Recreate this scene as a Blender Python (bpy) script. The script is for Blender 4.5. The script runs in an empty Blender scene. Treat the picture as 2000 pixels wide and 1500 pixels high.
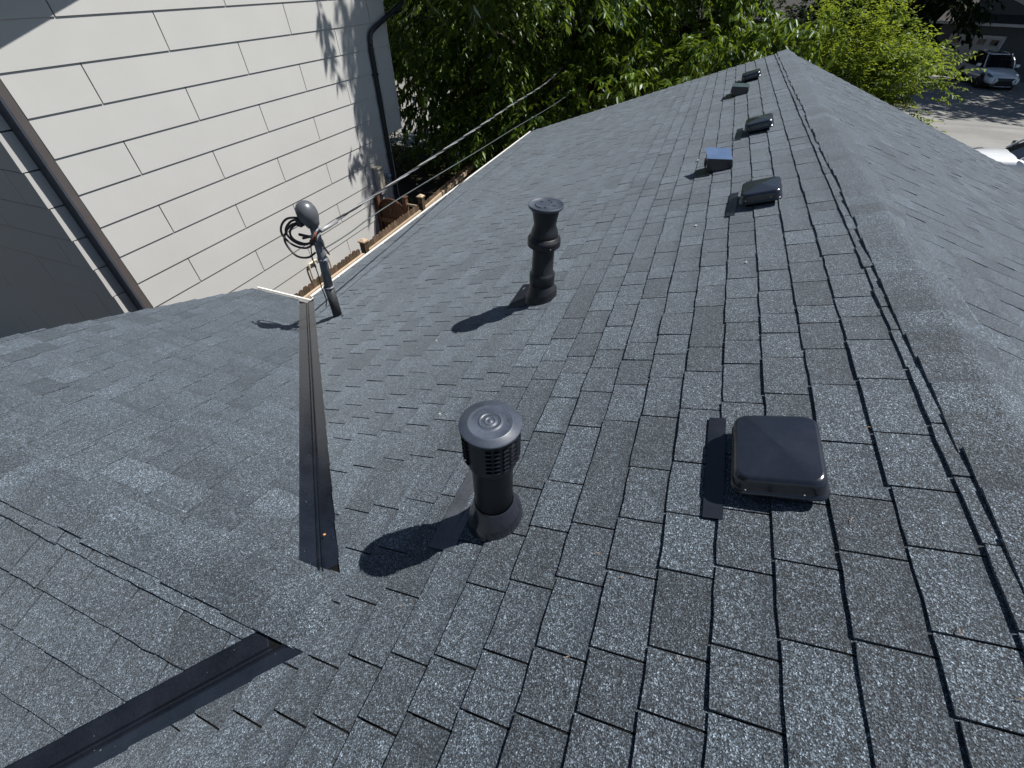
import bpy, math, random
import numpy as np
from mathutils import Vector, Matrix
random.seed(7); rng = np.random.default_rng(7)
R = math.radians
scene = bpy.context.scene
# ------------------------------------------------------------------ camera
cd = bpy.data.cameras.new("camera"); cam = bpy.data.objects.new("camera", cd)
scene.collection.objects.link(cam); scene.camera = cam
PT, RO, YA = 0.7584, 0.0043, -0.3621
fw = Vector((math.sin(YA)*math.cos(PT), math.cos(YA)*math.cos(PT), -math.sin(PT)))
r0 = Vector((math.cos(YA), -math.sin(YA), 0)); u0 = r0.cross(fw)
rr = r0*math.cos(RO)+u0*math.sin(RO); uu = -r0*math.sin(RO)+u0*math.cos(RO)
M = Matrix((rr, uu, -fw)).transposed().to_4x4(); M.translation = Vector((-1.0441, 0, 0.9379))
cam.matrix_world = M
cd.sensor_width = 36; cd.lens = 15.2705; cd.clip_start = 0.05; cd.clip_end = 600
# ------------------------------------------------------------------ light
SUN_EL, SUN_AZ = R(57.5), R(57.5)
SD = Vector((math.sin(SUN_AZ)*math.cos(SUN_EL), math.cos(SUN_AZ)*math.cos(SUN_EL), math.sin(SUN_EL)))
world = bpy.data.worlds.new("World"); scene.world = world; world.use_nodes = True
wn = world.node_tree.nodes; wl = world.node_tree.links; wn.clear()
sky = wn.new('ShaderNodeTexSky'); sky.sky_type = 'NISHITA'; sky.sun_disc = False
sky.sun_elevation = SUN_EL; sky.sun_rotation = SUN_AZ; sky.air_density = 1.0; sky.dust_density = 0.6; sky.ozone_density = 1.5
bg = wn.new('ShaderNodeBackground'); bg.inputs[1].default_value = 0.055
wo = wn.new('ShaderNodeOutputWorld'); wl.new(sky.outputs[0], bg.inputs[0]); wl.new(bg.outputs[0], wo.inputs[0])
sl = bpy.data.lights.new("sun", 'SUN'); sl.energy = 5.0; sl.angle = R(0.53); sl.color = (1.0, 0.975, 0.94)
so = bpy.data.objects.new("sun", sl); scene.collection.objects.link(so)
so.rotation_euler = SD.to_track_quat('Z', 'Y').to_euler(); so.location = SD*60
vs = scene.view_settings; vs.view_transform = 'Standard'; vs.look = 'None'; vs.gamma = 1; vs.exposure = 0.52; vs.use_curve_mapping = False
try: scene.cycles.max_bounces = 8; scene.cycles.transparent_max_bounces = 6
except Exception: pass

# ------------------------------------------------------------------ helpers
COL = scene.collection
def tag(o, label=None, cat=None, group=None, kind=None):
    if label: o['label'] = label
    if cat: o['category'] = cat
    if group: o['group'] = group
    if kind: o['kind'] = kind
    return o
def empty(name, loc=(0, 0, 0), rz=0, label=None, cat=None, group=None):
    o = bpy.data.objects.new(name, None); COL.objects.link(o); o.location = loc; o.rotation_euler = (0, 0, rz)
    o.empty_display_size = .1
    return tag(o, label, cat, group)
def mk(name, V, F, mat, parent=None, smooth=False, uv=None):
    me = bpy.data.meshes.new(name); me.from_pydata([tuple(v) for v in V], [], F)
    if mat:
        me.materials.append(mat)
    if uv is not None:
        L = me.uv_layers.new(name='uv'); L.data.foreach_set('uv', np.array(uv, dtype=np.float32).ravel())
    me.update()
    if smooth: me.polygons.foreach_set('use_smooth', [True]*len(me.polygons))
    o = bpy.data.objects.new(name, me); COL.objects.link(o)
    if parent: o.parent = parent
    return o
class MB:
    def __init__(s): s.v = []; s.f = []
    def add(s, V, F):
        n = len(s.v); s.v += [tuple(v) for v in V]; s.f += [tuple(i+n for i in f) for f in F]; return s
    def box(s, c, d, m=None):
        x, y, z = [k/2 for k in d]
        V = [Vector((a*x, b*y, e*z)) for a in (-1, 1) for b in (-1, 1) for e in (-1, 1)]
        if m is not None: V = [m @ v for v in V]
        V = [v+Vector(c) for v in V]
        return s.add(V, [(0, 1, 3, 2), (4, 6, 7, 5), (0, 4, 5, 1), (2, 3, 7, 6), (0, 2, 6, 4), (1, 5, 7, 3)])
    def lathe(s, prof, seg=32, c=(0, 0, 0), m=None, caps=True):
        V = []; F = []
        for r_, z in prof:
            for i in range(seg):
                a = 2*math.pi*i/seg; v = Vector((r_*math.cos(a), r_*math.sin(a), z))
                if m is not None: v = m @ v
                V.append(v+Vector(c))
        n = len(prof)
        for j in range(n-1):
            for i in range(seg):
                k = (i+1) % seg; F.append((j*seg+i, j*seg+k, (j+1)*seg+k, (j+1)*seg+i))
        if caps:
            F.append(tuple(range(seg))[::-1]); F.append(tuple((n-1)*seg+i for i in range(seg)))
        return s.add(V, F)
    def tube(s, pts, r_, seg=8, closed=False):
        P = [Vector(p) for p in pts]; V = []; F = []; prev = None
        for i, p in enumerate(P):
            t = (P[min(i+1, len(P)-1)]-P[max(i-1, 0)]).normalized()
            a = Vector((0, 0, 1)) if abs(t.z) < .95 else Vector((1, 0, 0))
            if prev is None: n = t.cross(a).normalized()
            else:
                n = (prev-t*prev.dot(t))
                n = n.normalized() if n.length > 1e-6 else t.cross(a).normalized()
            prev = n; b = t.cross(n)
            ra = r_[i] if isinstance(r_, (list, tuple)) else r_
            for k in range(seg):
                an = 2*math.pi*k/seg; V.append(p+(n*math.cos(an)+b*math.sin(an))*ra)
        for j in range(len(P)-1):
            for k in range(seg):
                k2 = (k+1) % seg; F.append((j*seg+k, j*seg+k2, (j+1)*seg+k2, (j+1)*seg+k))
        F.append(tuple(range(seg))[::-1]); F.append(tuple((len(P)-1)*seg+k for k in range(seg)))
        return s.add(V, F)
    def prism(s, poly, off):
        n = len(poly); off = Vector(off)
        V = [Vector(p) for p in poly]+[Vector(p)+off for p in poly]
        F = [tuple(range(n))[::-1], tuple(range(n, 2*n))]+[(i, (i+1) % n, n+(i+1) % n, n+i) for i in range(n)]
        return s.add(V, F)
    def build(s, name, mat, parent=None, smooth=False, bevel=0, seg=2, auto=None):
        o = mk(name, s.v, s.f, mat, parent, smooth)
        if bevel:
            b = o.modifiers.new('bevel', 'BEVEL'); b.width = bevel; b.segments = seg; b.limit_method = 'ANGLE'; b.angle_limit = R(35)
        return o
def catmull(P, n=8):
    P = [Vector(p) for p in P]; out = []
    for i in range(len(P)-1):
        a = P[max(i-1, 0)]; b = P[i]; c = P[i+1]; d = P[min(i+2, len(P)-1)]
        for k in range(n):
            t = k/n; out.append(.5*((2*b)+(c-a)*t+(2*a-5*b+4*c-d)*t*t+(3*b-a-3*c+d)*t**3))
    out.append(P[-1]); return out

# ------------------------------------------------------------------ materials
class NT:
    def __init__(s, name):
        s.m = bpy.data.materials.new(name); s.m.use_nodes = True; s.t = s.m.node_tree; s.t.nodes.clear()
        s.out = s.n('ShaderNodeOutputMaterial')
    def n(s, ty, **kw):
        n = s.t.nodes.new(ty)
        for k, v in kw.items(): setattr(n, k, v)
        return n
    def l(s, a, b): s.t.links.new(a, b)
    def pos(s): return s.n('ShaderNodeNewGeometry').outputs['Position']
    def noise(s, scale, detail=3, rough=.55, vec=None, stretch=None):
        n = s.n('ShaderNodeTexNoise'); n.inputs['Scale'].default_value = scale; n.inputs['Detail'].default_value = detail
        n.inputs['Roughness'].default_value = rough
        v = vec if vec is not None else s.pos()
        if stretch:
            mp = s.n('ShaderNodeMapping'); mp.inputs['Scale'].default_value = stretch; s.l(v, mp.inputs['Vector']); v = mp.outputs[0]
        s.l(v, n.inputs['Vector']); return n.outputs['Fac']
    def ramp(s, fac, stops, interp='LINEAR'):
        r_ = s.n('ShaderNodeValToRGB'); r_.color_ramp.interpolation = interp; e = r_.color_ramp.elements
        while len(e) > 1: e.remove(e[-1])
        e[0].position = stops[0][0]; e[0].color = col(stops[0][1])
        for p, c in stops[1:]:
            k = e.new(p); k.color = col(c)
        s.l(fac, r_.inputs[0]); return r_.outputs[0]
    def math(s, op, a, b=None, clamp=False):
        m = s.n('ShaderNodeMath', operation=op, use_clamp=clamp)
        for i, x in enumerate((a, b)):
            if x is None: continue
            if isinstance(x, (int, float)): m.inputs[i].default_value = x
            else: s.l(x, m.inputs[i])
        return m.outputs[0]
    def mix(s, fac, a, b, mode='MIX'):
        m = s.n('ShaderNodeMix', data_type='RGBA', blend_type=mode)
        if isinstance(fac, (int, float)): m.inputs[0].default_value = fac
        else: s.l(fac, m.inputs[0])
        for i, x in ((6, a), (7, b)):
            if isinstance(x, tuple): m.inputs[i].default_value = col(x)
            else: s.l(x, m.inputs[i])
        return m.outputs[2]
    def bsdf(s, color, rough=.6, metal=0, spec=.5, bump=None, bstr=.3, bdist=.002, coat=0):
        b = s.n('ShaderNodeBsdfPrincipled')
        if isinstance(color, tuple): b.inputs['Base Color'].default_value = col(color)
        else: s.l(color, b.inputs['Base Color'])
        if isinstance(rough, (int, float)): b.inputs['Roughness'].default_value = rough
        else: s.l(rough, b.inputs['Roughness'])
        b.inputs['Metallic'].default_value = metal; b.inputs['Specular IOR Level'].default_value = spec
        b.inputs['Coat Weight'].default_value = coat; b.inputs['Coat Roughness'].default_value = .08
        if bump is not None:
            bp = s.n('ShaderNodeBump'); bp.inputs['Strength'].default_value = bstr; bp.inputs['Distance'].default_value = bdist
            s.l(bump, bp.inputs['Height']); s.l(bp.outputs[0], b.inputs['Normal'])
        s.l(b.outputs[0], s.out.inputs[0]); return b
def col(c): return tuple(c)+(1,) if len(c) == 3 else c
def g(v, t=(1, 1, 1)): return (v*t[0], v*t[1], v*t[2])

def worn(name, c, rough=.5, metal=0, spec=.5, var=.25, scale=6, fine=120, bstr=.15, bdist=.001, specks=0, coat=0, speckcol=(.45, .45, .42)):
    t = NT(name); n1 = t.noise(scale, 5); n2 = t.noise(fine, 2)
    a = tuple(x*(1-var) for x in c); b = tuple(min(1, x*(1+var)) for x in c)
    cc = t.ramp(n1, [(.3, a), (.7, b)])
    cc = t.mix(.35, cc, t.ramp(n2, [(.3, a), (.7, b)]))
    if specks:
        sp = t.ramp(t.noise(specks, 1, .4), [(.0, (0, 0, 0)), (.80, (0, 0, 0)), (.82, (1, 1, 1))])
        cc = t.mix(sp, cc, speckcol)
    ro = t.math('ADD', t.math('MULTIPLY', n1, .25), rough-.12)
    t.bsdf(cc, ro, metal, spec, n2, bstr, bdist, coat); return t.m

def mat_shingle():
    t = NT('shingle_granules'); P = t.pos()
    geo = t.n('ShaderNodeNewGeometry'); oi = t.n('ShaderNodeObjectInfo')
    rnd = t.math('FRACT', t.math('ADD', geo.outputs['Random Per Island'], t.math('MULTIPLY', oi.outputs['Random'], 7.31)))
    tone = t.ramp(rnd, [(0, (.050, .062, .074)), (.14, (.060, .074, .088)), (.24, (.068, .084, .100)), (.6, (.073, .090, .107)), (.8, (.079, .099, .119)), (.9, (.088, .111, .133)), (.97, (.094, .118, .141)), (1, (.064, .078, .093))])
    # granules: coarse colour blend of black, blue-grey and pale grains
    v = t.n('ShaderNodeTexVoronoi', feature='F1'); v.inputs['Scale'].default_value = 430; t.l(P, v.inputs['Vector'])
    gr = t.ramp(v.outputs['Color'], [(0, g(.05)), (.38, g(.22)), (.62, g(.78)), (.8, g(1.8)), (.93, g(3.9))])
    v2 = t.n('ShaderNodeTexVoronoi', feature='F1'); v2.inputs['Scale'].default_value = 170; t.l(P, v2.inputs['Vector'])
    gr2 = t.ramp(v2.outputs['Color'], [(0, g(.18)), (.4, g(.62)), (.75, g(1.35)), (1, g(2.7))])
    c = t.mix(.96, tone, gr, 'MULTIPLY'); c = t.mix(.45, c, gr2, 'MULTIPLY')
    v3 = t.n('ShaderNodeTexVoronoi', feature='F1'); v3.inputs['Scale'].default_value = 62; t.l(P, v3.inputs['Vector'])
    c = t.mix(.38, c, t.ramp(v3.outputs['Color'], [(0, g(.62)), (.5, g(.95)), (1, g(1.5))]), 'MULTIPLY')
    big = t.ramp(t.noise(3.0, 4, .6), [(.3, g(.86)), (.7, g(1.12))]); c = t.mix(1, c, big, 'MULTIPLY')
    mid = t.ramp(t.noise(38, 3, .6), [(.3, g(.86)), (.7, g(1.14))]); c = t.mix(1, c, mid, 'MULTIPLY')
    # printed shadow band of darker granules near the top of some tabs (uv.y runs from butt to top)
    uv = t.n('ShaderNodeUVMap'); uv.uv_map = 'uv'; sx = t.n('ShaderNodeSeparateXYZ'); t.l(uv.outputs[0], sx.inputs[0])
    wob = t.math('MULTIPLY', t.math('SUBTRACT', t.noise(20, 2), .5), .35)
    band = t.ramp(t.math('ADD', sx.outputs[1], wob), [(.55, g(0)), (.95, g(1))])
    amt = t.ramp(t.math('FRACT', t.math('MULTIPLY', rnd, 5.7)), [(.35, g(0)), (.9, g(.5))])
    c = t.mix(t.math('MULTIPLY', band, amt), c, (.015, .021, .029))
    h = t.math('ADD', v.outputs['Distance'], t.math('MULTIPLY', v2.outputs['Distance'], 1.5))
    b = t.bsdf(c, .75, 0, .30, h, .55, .0025); b.inputs['Sheen Weight'].default_value = .34; b.inputs['Sheen Roughness'].default_value = .45; b.inputs['Sheen Tint'].default_value = (.85, .93, 1, 1); return t.m

M_SH = mat_shingle()
M_DECK = worn('underlayment', g(.008), .95, 0, .1)
M_BLACKMETAL = worn('black_painted_metal', (.010, .012, .018), .34, 0, .5, .4, 9, 160, .12, .0006)
M_BLACKPLAST = worn('black_gloss_plastic', (.012, .014, .021), .20, 0, .8, .3, 5, 60, .05, .0006)
M_VALLEY = worn('valley_metal', (.009, .011, .016), .20, 0, .6, .5, 7, 110, .2, .0012, 120, 0, (.22, .21, .19))
M_SKYTINT = worn('sky_tinted_metal', (.42, .56, .74), .16, .9, .5, .1, 5, 60, .03, .0004)  # blue sky reflection on the hood tops put into the metal colour
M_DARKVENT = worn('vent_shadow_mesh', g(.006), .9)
M_PIPE = worn('painted_pipe', (.009, .010, .013), .45, 0, .5, .4, 12, 160, .2, .0008)
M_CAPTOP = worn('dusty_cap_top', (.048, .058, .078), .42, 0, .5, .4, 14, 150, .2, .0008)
M_CONDUIT = worn('weathered_grey_conduit', (.15, .16, .175), .42, .2, .5, .3, 14, 120, .2, .0008)
M_CONDUITLOW = worn('dark_painted_conduit', (.030, .033, .036), .5, 0, .5, .3, 14, 120, .2, .0008)
M_CABLE = worn('black_cable', g(.018), .45)
M_WIRE = worn('aluminium_wire', g(.30), .5, .3, .5, .2, 60, 200)
M_GREENWIRE = worn('green_grey_wire', (.07, .085, .085), .5, 0, .5, .2)
M_COPPER = worn('rusty_splice', (.17, .075, .05), .7, 0, .3, .4, 40)
M_WHITEMETAL = worn('white_gutter_paint', (.74, .73, .70), .42, 0, .5, .06, 5, 60, .05, .0005)
M_FASCIA = worn('cream_fascia', (.55, .50, .42), .6, 0, .4, .15, 4)
M_SIDING = worn('pale_grey_fibre_siding', (.47, .465, .445), .62, 0, .35, .035, 1.6, 260, .10, .0006)
M_SIDBACK = worn('siding_joint_backing', (.10, .095, .085), .9)
M_TRIM = worn('dark_brown_trim', (.085, .075, .072), .5, 0, .4, .12)
M_TRIMSHADE = worn('shaded_blue_trim', (.045, .055, .075), .38, 0, .6, .15)  # shaded corner face: shade and sky blue put into the trim colour
M_DOWN = worn('dark_downspout', (.022, .026, .034), .38, 0, .5, .2)
M_OWNWALL = worn('own_house_siding', (.40, .38, .34), .7, 0, .3, .08)
M_BOX = worn('cream_utility_box', (.55, .50, .38), .5)
M_BOXG = worn('grey_utility_box', (.36, .37, .38), .5)
M_BLUE = worn('pale_blue_meter', (.20, .30, .38), .3)
M_PVC = worn('pvc_pipe', (.55, .48, .38), .5)
def mat_wood(name, a, b, moss=0):
    t = NT(name); oi = t.n('ShaderNodeObjectInfo'); geo = t.n('ShaderNodeNewGeometry')
    n = t.noise(14, 5, .65, None, (3, 3, .5)); c = t.ramp(n, [(.25, a), (.75, b)])
    rn = t.math('FRACT', t.math('ADD', oi.outputs['Random'], geo.outputs['Random Per Island']))
    c = t.mix(1, c, t.ramp(rn, [(0, g(.6)), (1, g(1.25))]), 'MULTIPLY')
    if moss:
        c = t.mix(t.ramp(t.noise(7, 4, .7), [(.5, g(0)), (.7, g(moss))]), c, (.035, .045, .018))
    t.bsdf(c, .85, 0, .2, n, .5, .004); return t.m
M_FENCE = mat_wood('weathered_fence_wood', (.055, .038, .026), (.17, .115, .078), .8)
M_GATE = mat_wood('brown_gate_wood', (.07, .034, .021), (.15, .078, .048), .0)
M_RAIL = mat_wood('pale_rail_wood', (.30, .22, .15), (.46, .36, .26), .2)
M_BARK = mat_wood('bark', (.03, .024, .018), (.09, .075, .06), .3)
def mat_leaf(name, lo, hi, tr, gloss=.18, trw=.5):
    t = NT(name); geo = t.n('ShaderNodeNewGeometry')
    big = t.noise(.9, 2); rn = geo.outputs['Random Per Island']
    f = t.math('ADD', t.math('MULTIPLY', rn, .65), t.math('MULTIPLY', big, .35))
    c = t.ramp(f, [(.2, lo), (.62, tuple(a*.6+b*.4 for a, b in zip(lo, hi))), (.9, hi)])
    d = t.n('ShaderNodeBsdfDiffuse'); t.l(c, d.inputs[0])
    tl = t.n('ShaderNodeBsdfTranslucent'); cc = t.mix(.75, c, tr); t.l(cc, tl.inputs[0])
    gl = t.n('ShaderNodeBsdfGlossy'); gl.inputs[0].default_value = (.55, .62, .6, 1); gl.inputs['Roughness'].default_value = .34
    fr = t.n('ShaderNodeFresnel'); fr.inputs[0].default_value = 1.45
    m1 = t.n('ShaderNodeMixShader'); m1.inputs[0].default_value = trw; t.l(d.outputs[0], m1.inputs[1]); t.l(tl.outputs[0], m1.inputs[2])
    m2 = t.n('ShaderNodeMixShader'); t.l(t.math('MULTIPLY', fr.outputs[0], gloss*1.1), m2.inputs[0]); t.l(m1.outputs[0], m2.inputs[1]); t.l(gl.outputs[0], m2.inputs[2])
    t.l(m2.outputs[0], t.out.inputs[0]); return t.m
M_LEAF = mat_leaf('cherry_leaves', (.007, .020, .007), (.150, .225, .030), (.30, .42, .025), .36, .36)
M_LEAF2 = mat_leaf('yellow_green_leaves', (.045, .080, .012), (.170, .225, .030), (.34, .42, .03))
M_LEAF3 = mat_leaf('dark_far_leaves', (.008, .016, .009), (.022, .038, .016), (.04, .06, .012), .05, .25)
M_BUSH = mat_leaf('low_shrub_leaves', (.03, .05, .012), (.10, .13, .03), (.2, .24, .03))

# ------------------------------------------------------------------ roof geometry constants
S = 0.3564; SQ = math.sqrt(1+S*S); W = 4.4191; YC = 0.2543; XR = 1.8131; YF = 10.177; YB = -3.6; RX = -5.17
GZ = -4.4; EX = 0.143
YU = YC+W-XR; YL = YC-(W-XR)
def zl(x): return S*x
def zc(y): return -S*XR-S*abs(y-YC)

# ------------------------------------------------------------------ ground
def mat_ground():
    t = NT('bark_mulch_and_soil'); n = t.noise(2.2, 6, .7); n2 = t.noise(30, 4, .7)
    c = t.ramp(n, [(.3, (.03, .026, .02)), (.55, (.05, .042, .032)), (.75, (.035, .045, .018))])
    c = t.mix(.5, c, t.ramp(n2, [(.3, (.03, .024, .018)), (.7, (.13, .10, .07))])); t.bsdf(c, .95, 0, .1, n2, .6, .02); return t.m
def mat_asph(name, a, b):
    t = NT(name); n = t.noise(.5, 6, .65); n2 = t.noise(24, 3, .7); st = t.noise(.6, 4, .6, None, (.25, 2.2, 1))
    c = t.ramp(n, [(.3, a), (.7, b)]); c = t.mix(.35, c, t.ramp(n2, [(.3, g(.12)), (.7, g(.30))]))
    c = t.mix(1, c, t.ramp(st, [(.35, g(.84)), (.6, g(1.06))]), 'MULTIPLY')
    t.bsdf(c, .9, 0, .2, n2, .4, .006); return t.m
M_SOIL = mat_ground(); M_ROAD = mat_asph('sun_bleached_asphalt', (.17, .165, .15), (.25, .24, .215)); M_DRIVE = mat_asph('driveway_concrete', (.22, .21, .19), (.31, .295, .26))
def sheet(name, x0, x1, y0, y1, z, m, nx=1, ny=1):
    V = [(x0+(x1-x0)*i/nx, y0+(y1-y0)*j/ny, z) for j in range(ny+1) for i in range(nx+1)]
    F = [(j*(nx+1)+i, j*(nx+1)+i+1, (j+1)*(nx+1)+i+1, (j+1)*(nx+1)+i) for j in range(ny) for i in range(nx)]
    return tag(mk(name, V, F, m), kind='structure')
sheet('ground', -260, 260, -160, 400, GZ, M_SOIL)
sheet('street', -120, 120, 18.6, 33.6, GZ+.012, M_ROAD)
sheet('driveway', 9.5, 32, 33.6, 52, GZ+.016, M_ROAD)
tag(MB().box((0, 18.45, GZ+.06), (240, .3, .12)).build('near_kerb', M_DRIVE), kind='structure')
tag(MB().box((-57, 33.75, GZ+.06), (132, .3, .12)).build('far_kerb', M_DRIVE), kind='structure')
sheet('pavement', -120, 120, 16.9, 18.3, GZ+.09, M_DRIVE)
tag(MB().box((0, 17.6, GZ+.04), (240, 1.4, .09)).build('pavement_slab_edge', M_DRIVE), kind='structure')

# ------------------------------------------------------------------ our house: roof
house = empty('house', (0, 3, GZ), label='low gabled house with dark grey asphalt shingle roof filling the foreground', cat='house')
HI = Matrix.Translation((0, -3, -GZ))
def hp(o):  # parent to the house, keeping world coordinates
    o.parent = house; o.matrix_parent_inverse = HI; return o
# decks
dk = MB(); e = .0
dk.add([(0, YB, 0), (0, YF, 0), (-XR, YF, -S*XR), (-XR, YC, -S*XR), (-XR, YB, -S*XR)], [(0, 1, 2, 3, 4)])
dk.add([(-XR, YF, -S*XR), (-W, YF, -S*W), (-W, YU, -S*W), (-XR, YC, -S*XR)], [(0, 1, 2, 3)])
dk.add([(-XR, YC, -S*XR), (-W, YL, -S*W), (-W, YB, -S*W), (-XR, YB, -S*XR)], [(0, 1, 2, 3)])
dk.add([(0, YB, 0), (W, YB, -S*W), (W, YF, -S*W), (0, YF, 0)], [(0, 1, 2, 3)])
zr = -S*XR
dk.add([(-XR, YC, zr), (-W, YU, -S*W), (RX, YU, -S*W), (RX, YC, zr)], [(0, 1, 2, 3)])
dk.add([(-XR, YC, zr), (RX, YC, zr), (RX, YL, -S*W), (-W, YL, -S*W)], [(0, 1, 2, 3)])
hp(dk.build('roof_deck', M_DECK))
hp(MB().add([(x, y, z-.10) for x, y, z in dk.v], dk.f).build('soffit_boards', M_FASCIA))

def clip(poly, n, d):   # keep n.p <= d ; 2-D
    out = []
    for i in range(len(poly)):
        a = poly[i]; b = poly[(i+1) % len(poly)]
        da = n[0]*a[0]+n[1]*a[1]-d; db = n[0]*b[0]+n[1]*b[1]-d
        if da <= 0: out.append(a)
        if (da < 0 and db > 0) or (da > 0 and db < 0):
            t = da/(da-db); out.append((a[0]+(b[0]-a[0])*t, a[1]+(b[1]-a[1])*t))
    return out
SHING = []   # (verts, faces, uv, size)
CP = Vector(cam.matrix_world.translation)
def view_size(c, nrm, area):
    d = Vector(c)-CP; z = d.dot(fw)
    if z < .1: return 0
    px = d.dot(rr)/z*848.36; py = d.dot(uu)/z*848.36
    if abs(px) > 1010 or abs(py) > 760: return 0
    return area*max(.02, abs(d.normalized().dot(nrm)))/d.length_squared
def add_shingle(poly, T, O, A, B, N, v0, t0, t1, amp, edge):
    """poly in (a,v) plane coords; thickness t0 at the butt (v0) down to t1 at the top"""
    if len(poly) < 3: return
    ar = abs(sum(poly[i][0]*poly[(i+1) % len(poly)][1]-poly[(i+1) % len(poly)][0]*poly[i][1] for i in range(len(poly))))/2
    if ar < 2e-4: return
    a0 = min(p[0] for p in poly); a1 = max(p[0] for p in poly)
    n = len(poly); V = []; uvp = []
    for a, v in poly:
        h = t0+(t1-t0)*(v0-v)/EX+(amp*math.sin(a*edge[0]+edge[1]) if abs(v-v0) < .012 else 0)
        V.append(O+A*a-B*(-v)*1.0+N*h) ; uvp.append(((a-a0)/(a1-a0+1e-6), (v0-v)/EX))
    V += [O+A*a+B*v-N*.003 for a, v in poly]
    F = [tuple(range(n)), tuple(range(2*n-1, n-1, -1))]+[((i+1) % n, i, n+i, n+(i+1) % n) for i in range(n)]
    # make the top face look outward
    nn = (V[1]-V[0]).cross(V[2]-V[1])
    if nn.dot(N) < 0: F = [f[::-1] for f in F]
    uv = []
    for f in F:
        for i in f: uv.append(uvp[i % n])
    c = sum(V[:n], Vector())/n
    SHING.append((V, F, uv, view_size(c, N, ar)))
SEQ = []
x_ = -8.0
while x_ < 16:
    SEQ.append(x_); x_ += random.choice([.15, .17, .19, .2, .21, .23, .27])
def lay(O, A, B, N, amin, amax, vfirst, vmax, shift, clips, jit=.006, seed=1):
    """O ridge origin, A along, B down-slope unit; courses at v=vfirst+k*EX (butt line)"""
    rd = random.Random(seed); k = -1
    nseq = SEQ
    while True:
        k += 1; vb = vfirst+k*EX
        if vb-EX > vmax-.02: break
        vb = min(vb, vmax+.012)
        top = vb-EX-.008
        if k == 0: top = max(.0, top)
        off = shift*k+(.5 if k % 2 else 0)*0
        js = [s_+off+rd.uniform(-.010, .010) for s_ in nseq if amin-.5 < s_+off < amax+.5]
        js = [j for i, j in enumerate(js) if rd.random() > .08 or i == 0]
        lift = rd.uniform(.0, .0012)
        for i in range(len(js)-1):
            a0 = max(js[i]+.0028, amin-rd.uniform(-.002, jit)); a1 = min(js[i+1]-.0028, amax+rd.uniform(-.002, jit))
            if a1-a0 < .02: continue
            t0 = .0088+lift+rd.choice([0, 0, .0012, .0026])+rd.uniform(0, .0012)
            n_ = max(2, int((a1-a0)/.07)+1)
            dv = rd.uniform(-.003, .003)
            low = [(a0+(a1-a0)*q/n_, vb+dv+rd.uniform(-.0022, .0022)) for q in range(n_+1)]
            poly = low+[(a1, top), (a0, top)]
            edge = (rd.uniform(8, 25), rd.uniform(0, 6)); amp = rd.uniform(0, .0018)
            for cl in clips(a0, a1):
                p2 = poly
                for n2, d2 in cl:
                    p2 = clip(p2, n2, d2)
                    if len(p2) < 3: break
                add_shingle(p2, None, O, A, B, N, vb, t0, .0024, amp, edge)
        if vb >= vmax: break
VX = .073*math.sqrt(2)
# left main slope: a = y, v = slope distance; x=-v/SQ
def clips_left(a0, a1):
    out = [[((0, 1), XR*SQ)]]                                     # x > -XR
    lim = YC+.157; lo = YC-.098
    out.append([((0, -1), -XR*SQ), ((-1, 1/SQ), XR-YC-VX), ((-1, 0), -lim)])      # upper side beyond the flashing end
    out.append([((0, -1), -XR*SQ), ((-1, 1/SQ), XR-YC), ((1, 0), lim)])
    out.append([((0, -1), -XR*SQ), ((1, 1/SQ), XR+YC-VX), ((1, 0), lo)])       # lower side
    out.append([((0, -1), -XR*SQ), ((1, 1/SQ), XR+YC), ((-1, 0), -lo)])
    return out
def clips_left_far(a0, a1): return clips_left(a0, a1)
NL = Vector((-S, 0, 1)).normalized(); NR = Vector((S, 0, 1)).normalized()
lay(Vector((0, 0, 0)), Vector((0, 1, 0)), Vector((-1, 0, -S)).normalized(), NL, YB, YF, .175, W*SQ, -.043, clips_left, seed=3)
lay(Vector((0, 0, 0)), Vector((0, 1, 0)), Vector((1, 0, -S)).normalized(), NR, YB, YF, .175, W*SQ, .043, lambda a, b: [[]], seed=4)
# cross gable slopes: a = x, v slope distance from the cross ridge
zr = -S*XR
def mk_cross(lim):
    return lambda a0, a1: [[((1, 1/SQ), -XR-VX), ((0, -1), -lim)], [((1, 1/SQ), -XR), ((0, 1), lim)]]
NF = Vector((0, S, 1)).normalized(); NN = Vector((0, -S, 1)).normalized()
lay(Vector((0, YC, zr)), Vector((1, 0, 0)), Vector((0, 1, -S)).normalized(), NF, RX, -XR, .145, (W-XR)*SQ, -.048, mk_cross(.15*SQ), .012, seed=5)
lay(Vector((0, YC, zr)), Vector((1, 0, 0)), Vector((0, -1, -S)).normalized(), NN, RX, -XR, .142, (W-XR)*SQ, .048, mk_cross(.098*SQ), .012, seed=6)
SHING.sort(key=lambda q: -q[3])
for V, F, uv, sz in SHING[:300]:
    hp(mk('shingle', V, F, M_SH, uv=uv))
V_, F_, U_ = [], [], []
for V, F, uv, sz in SHING[300:]:
    n = len(V_); V_ += V; F_ += [tuple(i+n for i in f) for f in F]; U_ += uv
tag(hp(mk('remaining_shingles', V_, F_, M_SH, uv=U_)), kind='stuff')

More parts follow.
